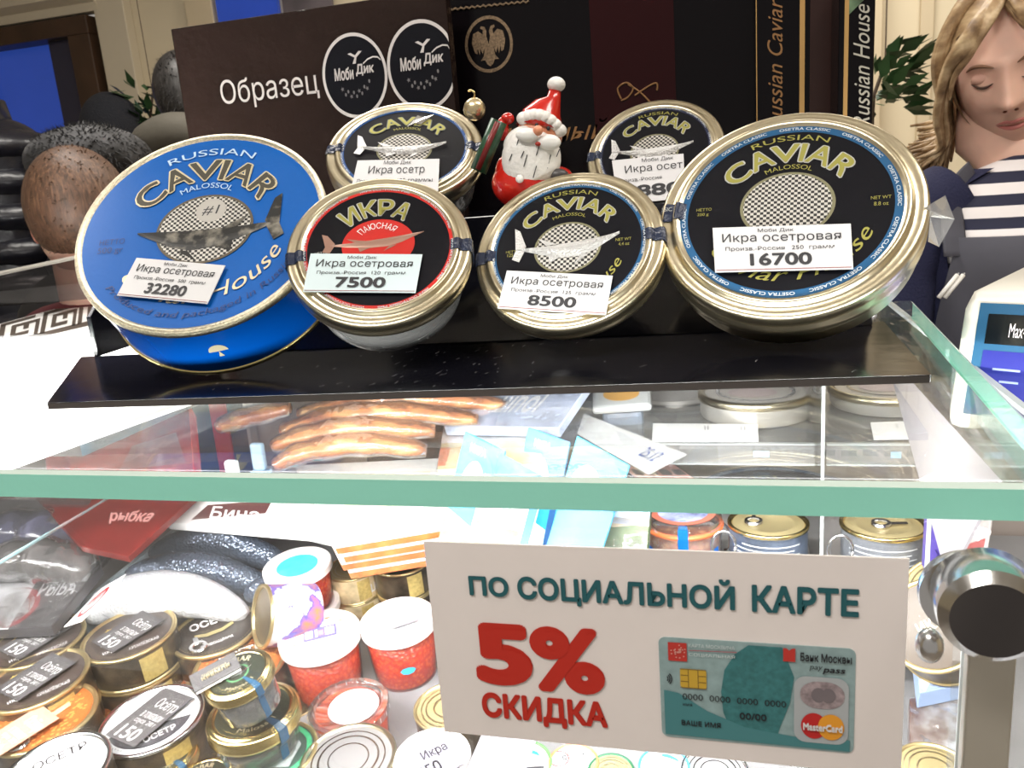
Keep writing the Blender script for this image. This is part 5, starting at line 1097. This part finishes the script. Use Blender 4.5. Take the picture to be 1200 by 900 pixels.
# ring-pull cans and clip jar on the ledge
def pull_can(px, py, a, label, sidem, txtm):
    root, R, h, m = ucan('food_can', label, px, py, a, .0365, .055, z0=1.0755)
    obj('body', *scaled(lathe([(0, -h/R), (.94, -h/R), (.96, -h/R+.04), (.96, -.06)], 48), R, h), sidem, root, smooth='auto')
    obj('rim', *scaled(lathe([(.87, -.05), (.90, -.01), (.93, .02), (.98, .02), (1, -.0), (1, -.07), (.965, -.09)], 64), R, h), gold2, root, smooth=True)
    l = obj('lid', *scaled(lathe([(0, -.03), (.60, -.03), (.63, -.01), (.68, -.03), (.88, -.04)], 48), R, h), mat('lid_gold'), root, smooth=True)
    obj('pull_ring', *scaled(join(lathe_shift([(.14, .0), (.15, .05), (.22, .05), (.24, .0), (.14, .0)], -.35 if px < 950 else -.05, -.05, 24), ([(.15, -.12, .03), (.55, .02, .03), (.52, .14, .03), (.12, .04, .03)] if px > 950 else [(-.4, .15, .03), (-.3, .15, .03), (-.3, .3, .03), (-.4, .3, .03)], [(0, 1, 2, 3)])), R, h), silver, root, smooth='auto')
    ln = []
    for j in range(9):
        V = []; zz = h*(.80-.08*j)
        for i in range(11):
            a_ = math.radians(-140+10*i)
            for e_ in (0, .0011): V.append((.966*R*math.cos(a_), .966*R*math.sin(a_), zz+e_))
        ln.append((V, [(2*i, 2*i+2, 2*i+3, 2*i+1) for i in range(10) if (i*7+j*3) % 11]))
    obj('small_print', *join(*ln), txtm, root)
pull_can(900, 611, 46, 'blue-banded can with gold ring-pull lid left of the clear partition', mat('side_silverblue', (.16, .20, .28), .3, .5, var=.6, vscale=25), mat('print_silver', (.55, .58, .62), .4))
pull_can(1035, 613, 48, 'grey can with gold ring-pull lid right of the clear partition', mat('side_grey', (.30, .32, .36), .3, .5, var=.4, vscale=25), mat('print_dim', (.5, .52, .56), .4))
R = .0385; c = at(800, 600, R*F/47); m = frame(c, Vector((0, 0, 1)), 90); zb = 1.0755; h = c.z-zb
j = thing('clip_jar', 'glass clip-top jar of orange food with a blue label behind the sign', 'jar', m @ Matrix.Translation((0, 0, -h)))
g = lambda q, s=48: scaled(lathe(q, s), R, h)
obj('glass_body', *g([(0, -h/R), (.85, -h/R), (.92, -h/R+.08), (.95, -.5), (.90, -.36), (.95, -.32)]), MC['jar_glass'], j, smooth=True); obj('contents', *g([(0, -h/R+.05), (.86, -h/R+.05), (.89, -.5), (0, -.45)]), ramp_mat('orange_food', 'voronoi', [(.1, (.75, .32, .12)), (.6, (.42, .10, .03))], scale=120, rough=.3), j, smooth=True)
obj('rubber_seal', *g([(.88, -.34), (.985, -.33), (.985, -.26), (.88, -.25)]), mat('rubber_orange', (.75, .16, .05), .4), j, smooth=True); obj('glass_lid', *g([(0, -.01), (.70, -.0), (.85, -.02), (.95, -.1), (.97, -.24)]), clearpl, j, smooth=True)
obj('lid_label', *scaled(disc(.62, .004, 32), R, h), mat('lid_print', (.30, .34, .62), .4, var=.7, vscale=70), j)
obj('lid_red_ring', *scaled(ring(.62, .80, .003, 40), R, h), mat('lid_ring_red', (.50, .15, .10), .4), j)
V = []; 
for i in range(15):
    a_ = math.radians(-150+8.5*i); 
    for z in (-.72+.06*math.cos(i*.9), -1.25): V.append((.97*R*math.cos(a_), .97*R*math.sin(a_), h+z*R))
obj('blue_label', V, [(2*i, 2*i+1, 2*i+3, 2*i+2) for i in range(14)], blue_print, j)
V = []
for i in range(3):
    a_ = math.radians(-97+7*i)
    for r_, z in ((.55, .008), (.97, -.08), (1.0, -.3), (.975, -.9)): V.append((r_*R*math.cos(a_), r_*R*math.sin(a_), h+z*R))
obj('seal_strip', V, [(4*i+k, 4*i+k+1, 4*i+k+5, 4*i+k+4) for i in range(2) for k in range(3)], blue_print, j)
for s_ in (-1, 1): obj('wire_clip', *loft(smoothpath([(s_*R*.98, 0, h-.30*R), (s_*R*1.12, 0, h-.5*R), (s_*R*1.10, -.004, h-.9*R), (s_*R*1.0, 0, h-1.0*R)], 5), .0012, 6), silver, j, smooth=True)
for px_, py_, lab in ((848, 640, 'short steel chain link between the clip jar and the blue can'), (985, 645, 'round wire loop left of the grey can')):
    q = at(px_, py_, .70); t = thing('wire_loop', lab, 'wire', q, 'wire loops beside the cans')
    obj('wire', *loft([(.010*math.cos(a_*PI/8), 0, .014*math.sin(a_*PI/8)) for a_ in range(17)], .0014, 6, up=(0, 1, 0)), silver, t, smooth=True); obj('stem', *box(-.001, -.001, 1.0755-q.z, .001, .001, -.0135), silver, t)
# right of the sign
t, Q = pk('purple_box', 'tall purple box with white stripe right of the grey can', [(1090, 545), (1112, 545), (1110, 668), (1083, 668)], (ony(1100, 600, .66), Vector((0, -1, .0))), .01, mat('purple', (.10, .07, .35), .35), 'box', art=[('pale_edge', [[(0, 0), (.22, 0), (.22, 1), (0, 1)]], mat('pale_green', (.5, .55, .5), .4)), ('upright_lettering', [('х', .4, .1, .8, .2, .0), ('о', .4, .3, .8, .4, .0), ('л', .4, .5, .8, .6, .0)], mat('violet_ink', (.03, .02, .15), .5))])
pk('backing_sheet', 'lilac-grey sheet standing against the right side pane of the case', [(1046, 447), (1100, 447), (1176, 552), (1110, 680)], (Vector((.150, 0, 0)), Vector((-1, 0, 0))), .002, mat('sheet_lilac', (.42, .40, .44), .6), 'sheet', bevel=0)
t, Q = pk('crab_pack', 'red and white crab stick pack behind the clamp', [(1112, 600), (1165, 600), (1150, 690), (1108, 660)], (ony(1130, 640, .60), Vector((-.2, -1, .3)).normalized()), .01, mat('crab_white', (.6, .55, .52), .4, var=.3, vscale=60), art=[('red_edge', [[(0, .6), (.4, 1), (.6, 1), (.1, .4)], [(.3, .2), (.9, .5), (.9, .65), (.3, .4)]], mat('crab_red', (.5, .06, .05), .4))], film=film)
mr = frame(at(1092, 732, .60), (-CR*.55+CU*.45-FW*.5).normalized(), 120)
t = thing('food_tin', 'dark labelled gold tin tipped on its edge right of the sign', 'tin', mr @ Matrix.Translation((0, 0, -.03)), GC)
can_body(t, .036, .03, dict(base=mat('lid_darkbrown', (.07, .05, .035), .3), art=[('lid_lettering', text_box('ИКРА', (-.3, -.1, .4, .15), .004, .02), paleg)]), gside=False)
mr = frame(at(1105, 690, .66), (-CR*.5+CU*.7-FW*.5).normalized(), 120)
t = thing('food_tin', 'second gold tin behind the tipped one right of the sign', 'tin', mr @ Matrix.Translation((0, 0, -.03)), GC)
can_body(t, .032, .03, dict(base=FB['gold_rings'], art=lab_art('gold_rings')), gside=False)
pk('blue_pack', 'pale blue folded food pack right of the sign with orange dots', [(1072, 762), (1108, 752), (1136, 800), (1078, 812)], zplane(1100, 780, .62, (0, -.4, 1)), .02, mat('pack_lightblue', (.35, .48, .75), .35), art=[('white_fold', [[(0, .2), (.5, .75), (1, .6), (1, .35), (.5, .45), (.1, 0)]], wpack), ('orange_dots', [circ(.05, .9, .08, .08, 8), circ(.1, .7, .08, .08, 8)], salmon)], film=film)
pk('herring_pack', 'dark brown and silver vacuum pack at the lower right', [(1066, 818), (1140, 810), (1150, 905), (1066, 905)], zplane(1100, 860, .60, (0, -.4, 1)), .015, ramp_mat('brown_silver', 'noise', [(.35, (.10, .03, .02)), (.5, (.3, .25, .22)), (.65, (.65, .68, .72))], scale=40, rough=.2, metal=.3), film=film)
pk('herring_pack', 'orange-brown vacuum pack behind the pale clamp post', [(1140, 720), (1190, 730), (1180, 860), (1140, 850)], zplane(1160, 800, .64, (0, -.5, 1)), .015, ramp_mat('brown_orange', 'noise', [(.35, (.12, .04, .02)), (.55, (.40, .15, .06)), (.7, (.35, .45, .5))], scale=40, rough=.2), film=film)
can(1095, 900, 42, 'gold-rimmed tin at the bottom right corner by the sign', 'gold_rings', R=None, gside=False)
gp = thing('inner_pane', 'narrow upright clear pane with bright edges left of the clamp post', 'glass pane', ony(1143, 800, .262))
obj('pane', *box(-.004, 0, -.06, .004, .012, .035), clear, gp); obj('pane_edge', *box(-.0048, -.0006, -.06, -.0036, .0, .035), MC['edge_light'], gp); obj('pane_edge', *box(.0028, -.0006, -.06, .004, .0, .035), MC['edge_light'], gp)
# ================================================================ people
def stripes(name, c1, c2, freq):
    m = mat(name, rough=.8); nt = m.node_tree; N = nt.nodes; tc = N.new('ShaderNodeTexCoord'); s = N.new('ShaderNodeSeparateXYZ'); nt.links.new(tc.outputs['Object'], s.inputs[0])
    def mth(op, a, b=None):
        n = N.new('ShaderNodeMath'); n.operation = op; nt.links.new(a, n.inputs[0])
        if b is not None: n.inputs[1].default_value = b
        return n.outputs[0]
    v = mth('GREATER_THAN', mth('FRACT', mth('MULTIPLY', s.outputs['Z'], freq)), .5)
    r = N.new('ShaderNodeValToRGB'); r.color_ramp.elements[0].color = (*c1, 1); r.color_ramp.elements[1].color = (*c2, 1); nt.links.new(v, r.inputs[0]); nt.links.new(r.outputs[0], N['Principled BSDF'].inputs['Base Color']); return m
skin = mat('skin', (.72, .44, .34), .5, sss=.12, var=.06, vscale=25)
A_, B_, C_ = .075, .092, .114
def g2(x, y, cx, cy, sx, sy): return math.exp(-((x-cx)/sx)**2-((y-cy)/sy)**2)
def hpt(lat, lon):   # lon 0 = face front (+z), x right, y up
    y = math.sin(lat); q = math.cos(lat); x = q*math.sin(lon); z = q*math.cos(lon)
    w = 1.0
    if y < 0: w = 1-.22*(-y)**1.8
    X = A_*x*w; Y = C_*y*(1.0 if y > 0 else 1.0); Z = B_*z*(1-.10*max(0, -y)) + (.012*max(0, -y) if z > 0 else .0)
    if z > 0:
        f = z**.6
        nose = .0
        if -.040 < Y < .034:
            t = (.034-Y)/.058; t = min(1, max(0, t)); nose = .004+.019*t**1.3 if Y > -.024 else .023*max(0, 1-((-.024-Y)/.012)**2)
        Z += f*(nose*math.exp(-(X/(.0085+.006*min(1, max(0, (.03-Y)/.06))))**2) + .006*g2(X, Y, 0, -.028, .017, .010))
        for s in (-1, 1):
            Z += f*(-.010*g2(X, Y, s*.031, .012, .017, .011) + .006*g2(X, Y, s*.031, .009, .013, .007) + .004*g2(X, Y, s*.026, .032, .02, .008) + .005*g2(X, Y, s*.042, -.022, .02, .02) - .003*g2(X, Y, s*.030, -.055, .010, .018))
        Z += f*(.005*g2(X, Y, 0, -.053, .020, .006) + .005*g2(X, Y, 0, -.065, .017, .006) - .004*g2(X, Y, 0, -.0595, .024, .002) - .005*g2(X, Y, 0, -.077, .018, .006) + .009*g2(X, Y, 0, -.098, .020, .014))
    return (X, Y, Z)
def head_mesh(nl=72, nm=96):
    V = []; Fc = []
    for j in range(nl+1):
        la = -PI/2+PI*j/nl
        for i in range(nm): V.append(hpt(la, 2*PI*i/nm))
    for j in range(nl):
        for i in range(nm): i2 = (i+1) % nm; Fc.append((j*nm+i, j*nm+i2, (j+1)*nm+i2, (j+1)*nm+i))
    return V, Fc
def hsurf(x, y):
    """front surface z at x, y by search"""
    la = math.asin(max(-1, min(1, y/C_))); lo, hi = -PI/2, PI/2
    for _ in range(40):
        mid = (lo+hi)/2
        if hpt(la, mid)[0] < x: lo = mid
        else: hi = mid
    return hpt(la, lo)[2]
def facecurve(pts, r, seg=8, off=.001, flat=1.0):
    P = smoothpath([(x, y, hsurf(x, y)+off) for x, y in pts], 6); n = len(P)
    return loft(P, [(max(.0003, r*math.sin(PI*(.06+.88*i/(n-1)))),)*2 for i in range(n)], seg)
wc_ = at(1186, 76, 1.18)
toward = (CP-wc_).normalized(); nd = (toward+Vector((0, 0, -.30))+CR*(-.05)).normalized()
HM = frame(wc_, nd, 97)
woman_o = Vector((at(1228, 300, 1.22).x, at(1228, 300, 1.22).y, 0))
TM = Matrix.Identity(4)
for i in range(3): TM[i][0] = R0[i]; TM[i][1] = FH[i]; TM[i][3] = woman_o[i]+(.010 if i == 2 else 0)
wom = thing('person', 'blonde woman in navy cardigan, striped shirt and grey apron looking down, at the right', 'person', TM)
TI = TM.inverted(); HL = TI @ HM     # head in woman's local frame
def hl(g): return [tuple(HL @ Vector(v)) for v in g[0]], g[1]
hc = HL.translation
neckb = Vector((-.012, .015, 1.415))
neck = loft([tuple(hc+Vector((.0, .03, -.03))), tuple(hc+Vector((0, .03, -.10))), tuple((neckb+hc+Vector((0, .03, -.11)))/2), tuple(neckb), (0, .02, 1.36)], [.055, .056, .053, .06, .09], 32, up=(0, 1, 0))
def section(z):
    """half width, half depth, y centre of the torso by height"""
    T = [(.0, .13, .09, .0), (.85, .19, .13, 0), (1.05, .165, .12, 0), (1.22, .185, .135, -.01), (1.30, .195, .125, -.01), (1.355, .19, .10, 0), (1.385, .165, .08, .01), (1.405, .12, .065, .015), (1.425, .07, .055, .015)]
    for k in range(len(T)-1):
        if T[k][0] <= z <= T[k+1][0]:
            t = (z-T[k][0])/(T[k+1][0]-T[k][0]); return [T[k][j]*(1-t)+T[k+1][j]*t for j in (1, 2, 3)]
    return T[-1][1:]
def shell(z0, z1, a0, a1, off, nz=24, na=40, thick=.003, fa=None):
    """torso shell; angle 0 = front (-y), positive to +x; fa(z)->(a0,a1) degrees"""
    V = []; Fc = []; full = abs(a1-a0) >= 360
    for j in range(nz+1):
        z = z0+(z1-z0)*j/nz; hw, hd, yc = section(z); b0, b1 = fa(z) if fa else (a0, a1)
        for i in range(na+1):
            a = math.radians(b0+(b1-b0)*i/na); V.append(((hw+off)*math.sin(a), yc-(hd+off)*math.cos(a), z))
    for j in range(nz):
        for i in range(na): q = j*(na+1)+i; Fc.append((q, q+1, q+na+2, q+na+1))
    return V, Fc
body = join(hl(head_mesh()), neck, shell(0, 1.425, -180, 180, -.006, 40, 40))
obj('body', *body, skin, wom, smooth=True)
for s in (-1, 1):   # ears
    obj('ear', *hl(ball((s*.070, -.005, .0), .016, 10, 14, (.45, 1.25, .8))), mat('ear_skin', (.62, .27, .20), .5), wom, smooth=True)
sh = obj('striped_shirt', *shell(.95, 1.43, -180, 180, .002, 40, 60), stripes('navy_white_stripes', (.012, .014, .04), (.74, .70, .70), 33), wom, smooth=True)
arm = []
for s in (-1, 1):
    arm.append(loft(smoothpath([(s*.15, .01, 1.375), (s*.205, .0, 1.34), (s*.235, -.01, 1.24), (s*.24, -.03, 1.12), (s*.20, -.14, 1.06), (s*.13, -.24, 1.07)], 6), [.055]*4+[.06]*6+[.056]*6+[.05]*6+[.045]*6+[.038]*3, 20, up=(0, 1, 0)))
obj('cardigan', *join(shell(.90, 1.415, 40, 320, .012, 30, 60, fa=lambda z: (66, 294)), *arm), mat('navy_knit', (.012, .014, .05), .9, bump=.3, bscale=300), wom, smooth=True)
obj('apron', *shell(.80, 1.325, -40, 40, .017, 24, 30, fa=lambda z: (-75+max(0, z-1.2)*130, 75-max(0, z-1.2)*130)), mat('apron_grey', (.075, .075, .095), .85, var=.12, vscale=12), wom, smooth=True)
for s in (-1, 1):
    pts = []
    for z, a in ((1.300, 60), (1.34, 60), (1.37, 62), (1.395, 68), (1.412, 80)):
        hw, hd, yc = section(z); pts.append((s*(hw+.019)*math.sin(math.radians(a)), yc-(hd+.019)*math.cos(math.radians(a)), z))
    obj('apron_strap', *loft(smoothpath(pts, 4), [(.017, .002)]*17, 10, up=(0, 1, 0)), MC['apron_grey'], wom, smooth=True)
for s in (-1, 1):   # hands, in front of the apron behind the scale: palm and five fingers
    base = Vector((s*.125, -.255, 1.072)); hg = [loft([base, base+Vector((-s*.03, -.03, .0)), base+Vector((-s*.055, -.055, -.002))], [(.022, .014), (.034, .014), (.030, .012)], 14)]
    obj('palm', *hg[0], skin, wom, smooth=True)
    for k, L in enumerate((.062, .07, .066, .052)):
        b = base+Vector((-s*(.055+.006*k), -.055+.016*k-.02, -.002)); d = Vector((-s*.8, -.55, 0))
        obj('finger', *loft([b, b+d*L*.45, b+d*L*.75+Vector((0, 0, -.008)), b+d*L*.95+Vector((0, 0, -.02))], [.009, .0085, .008, .006], 10), skin, wom, smooth=True)
    b = base+Vector((-s*.02, -.05, .008)); obj('thumb', *loft([b, b+Vector((-s*.01, -.03, .006)), b+Vector((-s*.03, -.045, .0))], [.0105, .0095, .007], 10), skin, wom, smooth=True)
# face details
lashm = mat('lash_brown', (.06, .03, .02), .6); browm = mat('brow_brown', (.20, .10, .055), .7)
for s in (-1, 1):
    obj('eyelid', *hl(ball((s*.031, .011, hsurf(s*.031, .011)-.0065), .0125, 12, 18, (1.15, .72, .75))), mat('eyelid_skin', (.62, .35, .27), .5), wom, smooth=True)
    obj('eyelashes', *hl(facecurve([(s*.017, .006), (s*.025, .0020), (s*.034, .0018), (s*.045, .007)], .0021, off=.0035)), lashm, wom, smooth=True)
    obj('eyebrow', *hl(facecurve([(s*.014, .026), (s*.027, .031), (s*.040, .030), (s*.050, .023)], .0030, off=.0005)), browm, wom, smooth=True)
lipm = mat('lip_rose', (.50, .16, .14), .4)
obj('upper_lip', *hl(facecurve([(-.023, -.060), (-.010, -.0545), (0, -.056), (.010, -.0545), (.023, -.060)], .0034, off=-.0004)), lipm, wom, smooth=True)
obj('lower_lip', *hl(facecurve([(-.021, -.061), (-.010, -.0645), (0, -.0655), (.010, -.0645), (.021, -.061)], .0040, off=-.0006)), lipm, wom, smooth=True)
for s in (-1, 1): obj('nostril', *hl(ball((s*.007, -.036, hsurf(s*.007, -.034)-.001), .0028, 8, 10, (1, .6, 1))), mat('nostril_dark', (.16, .05, .03), .7), wom, smooth=True)
# hair: base cap and clumps of strands
hairm = ramp_mat('blonde_hair', 'noise', [(.3, (.17, .10, .05)), (.5, (.38, .25, .13)), (.7, (.66, .50, .30))], scale=4, rough=.4, mapping=(14, 3, 14))
V = []; Fc = []
nl, nm = 30, 48
for j in range(nl+1):
    la = -.75+(PI/2+.75)*j/nl
    for i in range(nm+1):
        lo = math.radians(58)+(math.radians(302)-math.radians(58))*i/nm
        if la > .60: k = min(1, (la-.60)/.30); lo = lo*(1-k)+(2*PI*i/nm)*k
        x, y, z = hpt(la, lo); V.append((x*1.10, y*1.07+.002, z*1.12-.004))
for j in range(nl):
    for i in range(nm): q = j*(nm+1)+i; Fc.append((q, q+1, q+nm+2, q+nm+1))
hair = obj('hair', *hl((V, Fc)), hairm, wom, smooth=True)
random.seed(11); cl = []
for side in (-1, 1):
    for i in range(240):
        t = random.random(); f = random.random()
        # start on the parting line (from front f=0 to back f=1)
        st = Vector((.008+random.uniform(-.006, .006), .121-.02*abs(f-.35), .050-.13*f))
        wz = .062-.15*f+random.uniform(-.008, .008)     # depth where it hangs
        xo = side*(.086+.010*random.random())
        Lend = -.10-.055*random.random()
        up1 = Vector((side*.045, .108-.01*f+random.uniform(-.003, .004), .074-.155*f))
        mid = Vector((xo*.93, .045, wz+.012)); low = Vector((xo*1.02, -.035, wz-.012)); e1 = Vector((xo*(1.02+.10*t), -.085, wz-.022)); e2 = Vector((xo*(1.15+.55*t), Lend+.02*t, wz-.015+random.uniform(-.02, .02)))
        if f < .30:  # bangs swept over the forehead
            up1 = Vector((side*(.030+.006*t), .088-.020*t, .095+.003*t)); mid = Vector((side*(.068+.008*t), .040-.015*t, .078-.012*t))
        P = smoothpath([st, up1, mid, low, e1, e2], 5); n = len(P); r = random.uniform(.005, .010)
        cl.append(loft(P, [(max(.0006, r*(1-.75*(k/(n-1))**2)), max(.0005, r*.55*(1-.75*(k/(n-1))**2))) for k in range(n)], 6))
for side, cnt in ((-1, 70), (1, 45)):
    for i in range(cnt):
        t = random.random(); P = smoothpath([(.008, .117, .055), (.008+side*(.012+.01*t), .098, .086), (side*(.030+.012*t)+.004, .072-.016*t, .098), (side*(.052+.012*t), .044-.02*t, .088-.006*t), (side*(.070+.006*t), .018-.03*t, .066)], 5); n = len(P); r = random.uniform(.0035, .0065)
        cl.append(loft(P, [(max(.0006, r*(1-.7*(k/(n-1))**2)), max(.0005, r*.5*(1-.7*(k/(n-1))**2))) for k in range(n)], 6))
o = obj('hair_strands', *hl(join(*cl)), hairm, wom, smooth=True); o['kind'] = 'stuff'
for k_, (dx, lab) in enumerate([(0, 'left white pen in the grey apron bib of the woman'), (14, 'right white pen in the grey apron bib of the woman')]):
    a = at(1100+dx*.5, 349, 1.035); b = at(1122+dx*.5, 322, 1.03); pen = thing('pen', lab, 'pen', a, 'pens held before the grey apron')
    obj('barrel', *loft([(0, 0, 0), b-a], .0028, 10), mat('pen_white', (.80, .78, .74), .35), pen, smooth=True); obj('tip', *loft([b-a, (b-a)*1.08], [.002, .0006], 8), MC['grey_ink'], pen, smooth=True)

# shoppers in the background
def shopper(label, px, py, depth, hw, hair_parts, coat, turn=0, shoulder=.22, skin_=True, coatparts=None, rise=0, headz=1.0):
    c = at(px, py, depth); o = Vector((c.x, c.y, 0)); t = thing('person', label, 'person', Matrix.Translation(o) @ Matrix.Rotation(math.radians(turn)+YAW, 4, 'Z'))
    H = c.z; k = hw/.078
    b = join(ball((0, 0, H), .11*k, 20, 28, (.70, .86, 1.0)), loft([(0, .0, H-.04*k), (0, .01, H-.15*k)], [.062*k, .066*k], 20, up=(0, 1, 0)),
             loft(smoothpath([(0, .01, H-.15*k), (0, .01, H-.20*k), (0, .01, H-.32*k), (0, .0, H*.55), (0, 0, .05)], 5), [(.06*k, .06*k)]*2+[(shoulder*.7, .10)]*3+[(shoulder*.9, .12)]*16, 24, up=(0, 1, 0)))
    obj('body', *b, skin, t, smooth=True)
    for s in (-1, 1): obj('ear', *ball((s*.079*k, .0, H-.01), .02*k, 8, 12, (.4, .8, 1.3)), mat('ear_skin'), t, smooth=True)
    P = smoothpath([(0, .01, H-.14*k+rise), (0, .01, H-.20*k+rise), (0, .01, H-.34*k), (0, .0, H*.6), (0, 0, .25)], 6); n = len(P)
    rad = []
    for i in range(n):
        q = i/(n-1); w_ = shoulder*(.38+.62*min(1, q*3.2)**.7); rad.append((w_, min(.15, w_*.75)))
    obj('coat', *loft(P, rad, 32, up=(0, 1, 0)), coat, t, smooth=True)
    obj('trousers', *join(*[loft([(s*.09, 0, .30), (s*.09, 0, .01)], [.09, .07], 16, up=(0, 1, 0)) for s in (-1, 1)]), mat('trousers_dark', (.02, .02, .03), .8), t, smooth=True)
    for s in (-1, 1): obj('sleeve', *loft(smoothpath([(s*shoulder*.85, 0, H-.26*k), (s*shoulder*1.1, 0, H-.42*k), (s*shoulder*1.15, -.03, H-.62)], 5), [.065]*11, 16, up=(0, 1, 0)), coat, t, smooth=True)
    for nm, g, m in hair_parts(H, k): obj(nm, *g, m, t, smooth=True)
    return t
hb = ramp_mat('brown_hair', 'noise', [(.3, (.035, .018, .010)), (.55, (.10, .05, .028)), (.75, (.20, .11, .06))], scale=9, rough=.5, mapping=(30, 30, 4), bump=.3)
dkh = ramp_mat('dark_hair', 'noise', [(.3, (.008, .007, .007)), (.6, (.04, .037, .035)), (.8, (.12, .11, .105))], scale=9, rough=.4, mapping=(40, 40, 3))
def furry(c, r, n, L, m_, sc=(1, 1, 1), zmin=-9):
    g = []
    for _ in range(n):
        u = random.uniform(-1, 1); a = random.uniform(0, 2*PI); q = math.sqrt(1-u*u); d = Vector((q*math.cos(a), q*math.sin(a), u))
        if u < zmin: continue
        p = Vector(c)+Vector((d.x*r*sc[0], d.y*r*sc[1], d.z*r*sc[2])); e = p+(d+Vector((random.uniform(-.6, .6), random.uniform(-.6, .6), random.uniform(-.9, .1))))*L; s = d.cross(Vector((0, 0, 1.01))).normalized()*.002
        g.append(([tuple(p-s), tuple(p+s), tuple(e)], [(0, 1, 2)]))
    return join(*g)
def hair_short(H, k):
    c = (0, -.014, H+.020*k); s = (.735, .88, .90)
    return [('hair', ball(c, .113*k, 20, 28, s), hb), ('hair_tufts', furry(c, .111*k, 900, .006, hb, s, -.9), hb)]
shopper('person seen from behind with short brown hair at the left, nearest to the blue tin', 98, 256, 1.30, .072, hair_short, mat('coat_maroon', (.09, .010, .015), .8), turn=12, shoulder=.17)
furm = ramp_mat('grey_fur', 'noise', [(.35, (.02, .02, .02)), (.6, (.08, .08, .085)), (.8, (.20, .20, .20))], scale=16, rough=.9)
shopper('person behind the brown-haired one wearing a wide grey fur hat', 113, 226, 1.62, .078, lambda H, k: [('hair', ball((0, -.01, H), .112, 16, 24, (.76, .9, 1.0)), dkh), ('fur_hat', ball((0, 0, H+.065), .125, 16, 28, (.92, 1.0, .52)), furm), ('fur_tufts', furry((0, 0, H+.065), .124, 2600, .010, furm, (.92, 1.0, .52)), furm)], mat('coat_black', (.012, .012, .014), .7), shoulder=.2)
knit = mat('knit_black', (.008, .009, .014), .9, bump=.5, bscale=200)
shopper('person in a plain black knitted hat standing by the leafy garland', 135, 158, 2.6, .08, lambda H, k: [('knit_hat', ball((0, -.008, H+.010), .118, 16, 28, (.82, .88, 1.02)), knit), ('hat_cuff', loft([(0, -.005, H-.06), (0, -.005, H-.02)], [.099, .101], 28, up=(0, 1, 0)), knit)], mat('coat_black'), shoulder=.2)
olive_c = mat('coat_olive', (.105, .095, .075), .75, bump=.5, bscale=12)
shopper('dark-haired person in an olive grey hooded jacket beside the brown sign box', 219, 108, 2.05, .060, lambda H, k: [('hair', ball((0, -.014, H), .093, 18, 26, (.80, .88, 1.06)), dkh), ('hair_tufts', furry((0, -.014, H), .092, 700, .010, dkh, (.80, .88, 1.06), -.8), dkh),
    ('hood', loft(smoothpath([(-.11, -.02, H-.15), (-.08, -.09, H-.12), (.0, -.12, H-.10), (.08, -.09, H-.12), (.11, -.02, H-.15)], 5), [.042]*21, 14), olive_c), ('collar', loft([(0, .02, H-.20), (0, .015, H-.11)], [.12, .095], 24, up=(0, 1, 0)), olive_c)], olive_c, shoulder=.19)
puf = mat('puffer_black', (.010, .010, .015), .28, bump=.35, bscale=22)
def puffs(H, k):
    out = [('hair', ball((0, -.018, H+.005), .113, 18, 26, (.76, .86, 1.03)), dkh)]
    for i in range(7):
        z = H-.22-.085*i; w_ = .16+.012*min(i, 4)
        out.append(('quilt', ball((.0, 0, z), 1, 12, 32, (w_+.055, .155, .064)), puf))
    for i in range(5):
        out.append(('sleeve_quilt', ball((.235+.012*i, -.03-.02*i, H-.26-.085*i), 1, 12, 20, (.075, .085, .052)), puf))
    out.append(('collar', loft([(0, .0, H-.20), (.0, -.0, H-.10)], [.12, .105], 24, up=(0, 1, 0)), puf))
    return out
shopper('person in a shiny black quilted jacket cut off by the left edge', -62, 70, 2.0, .078, puffs, puf, shoulder=.2)
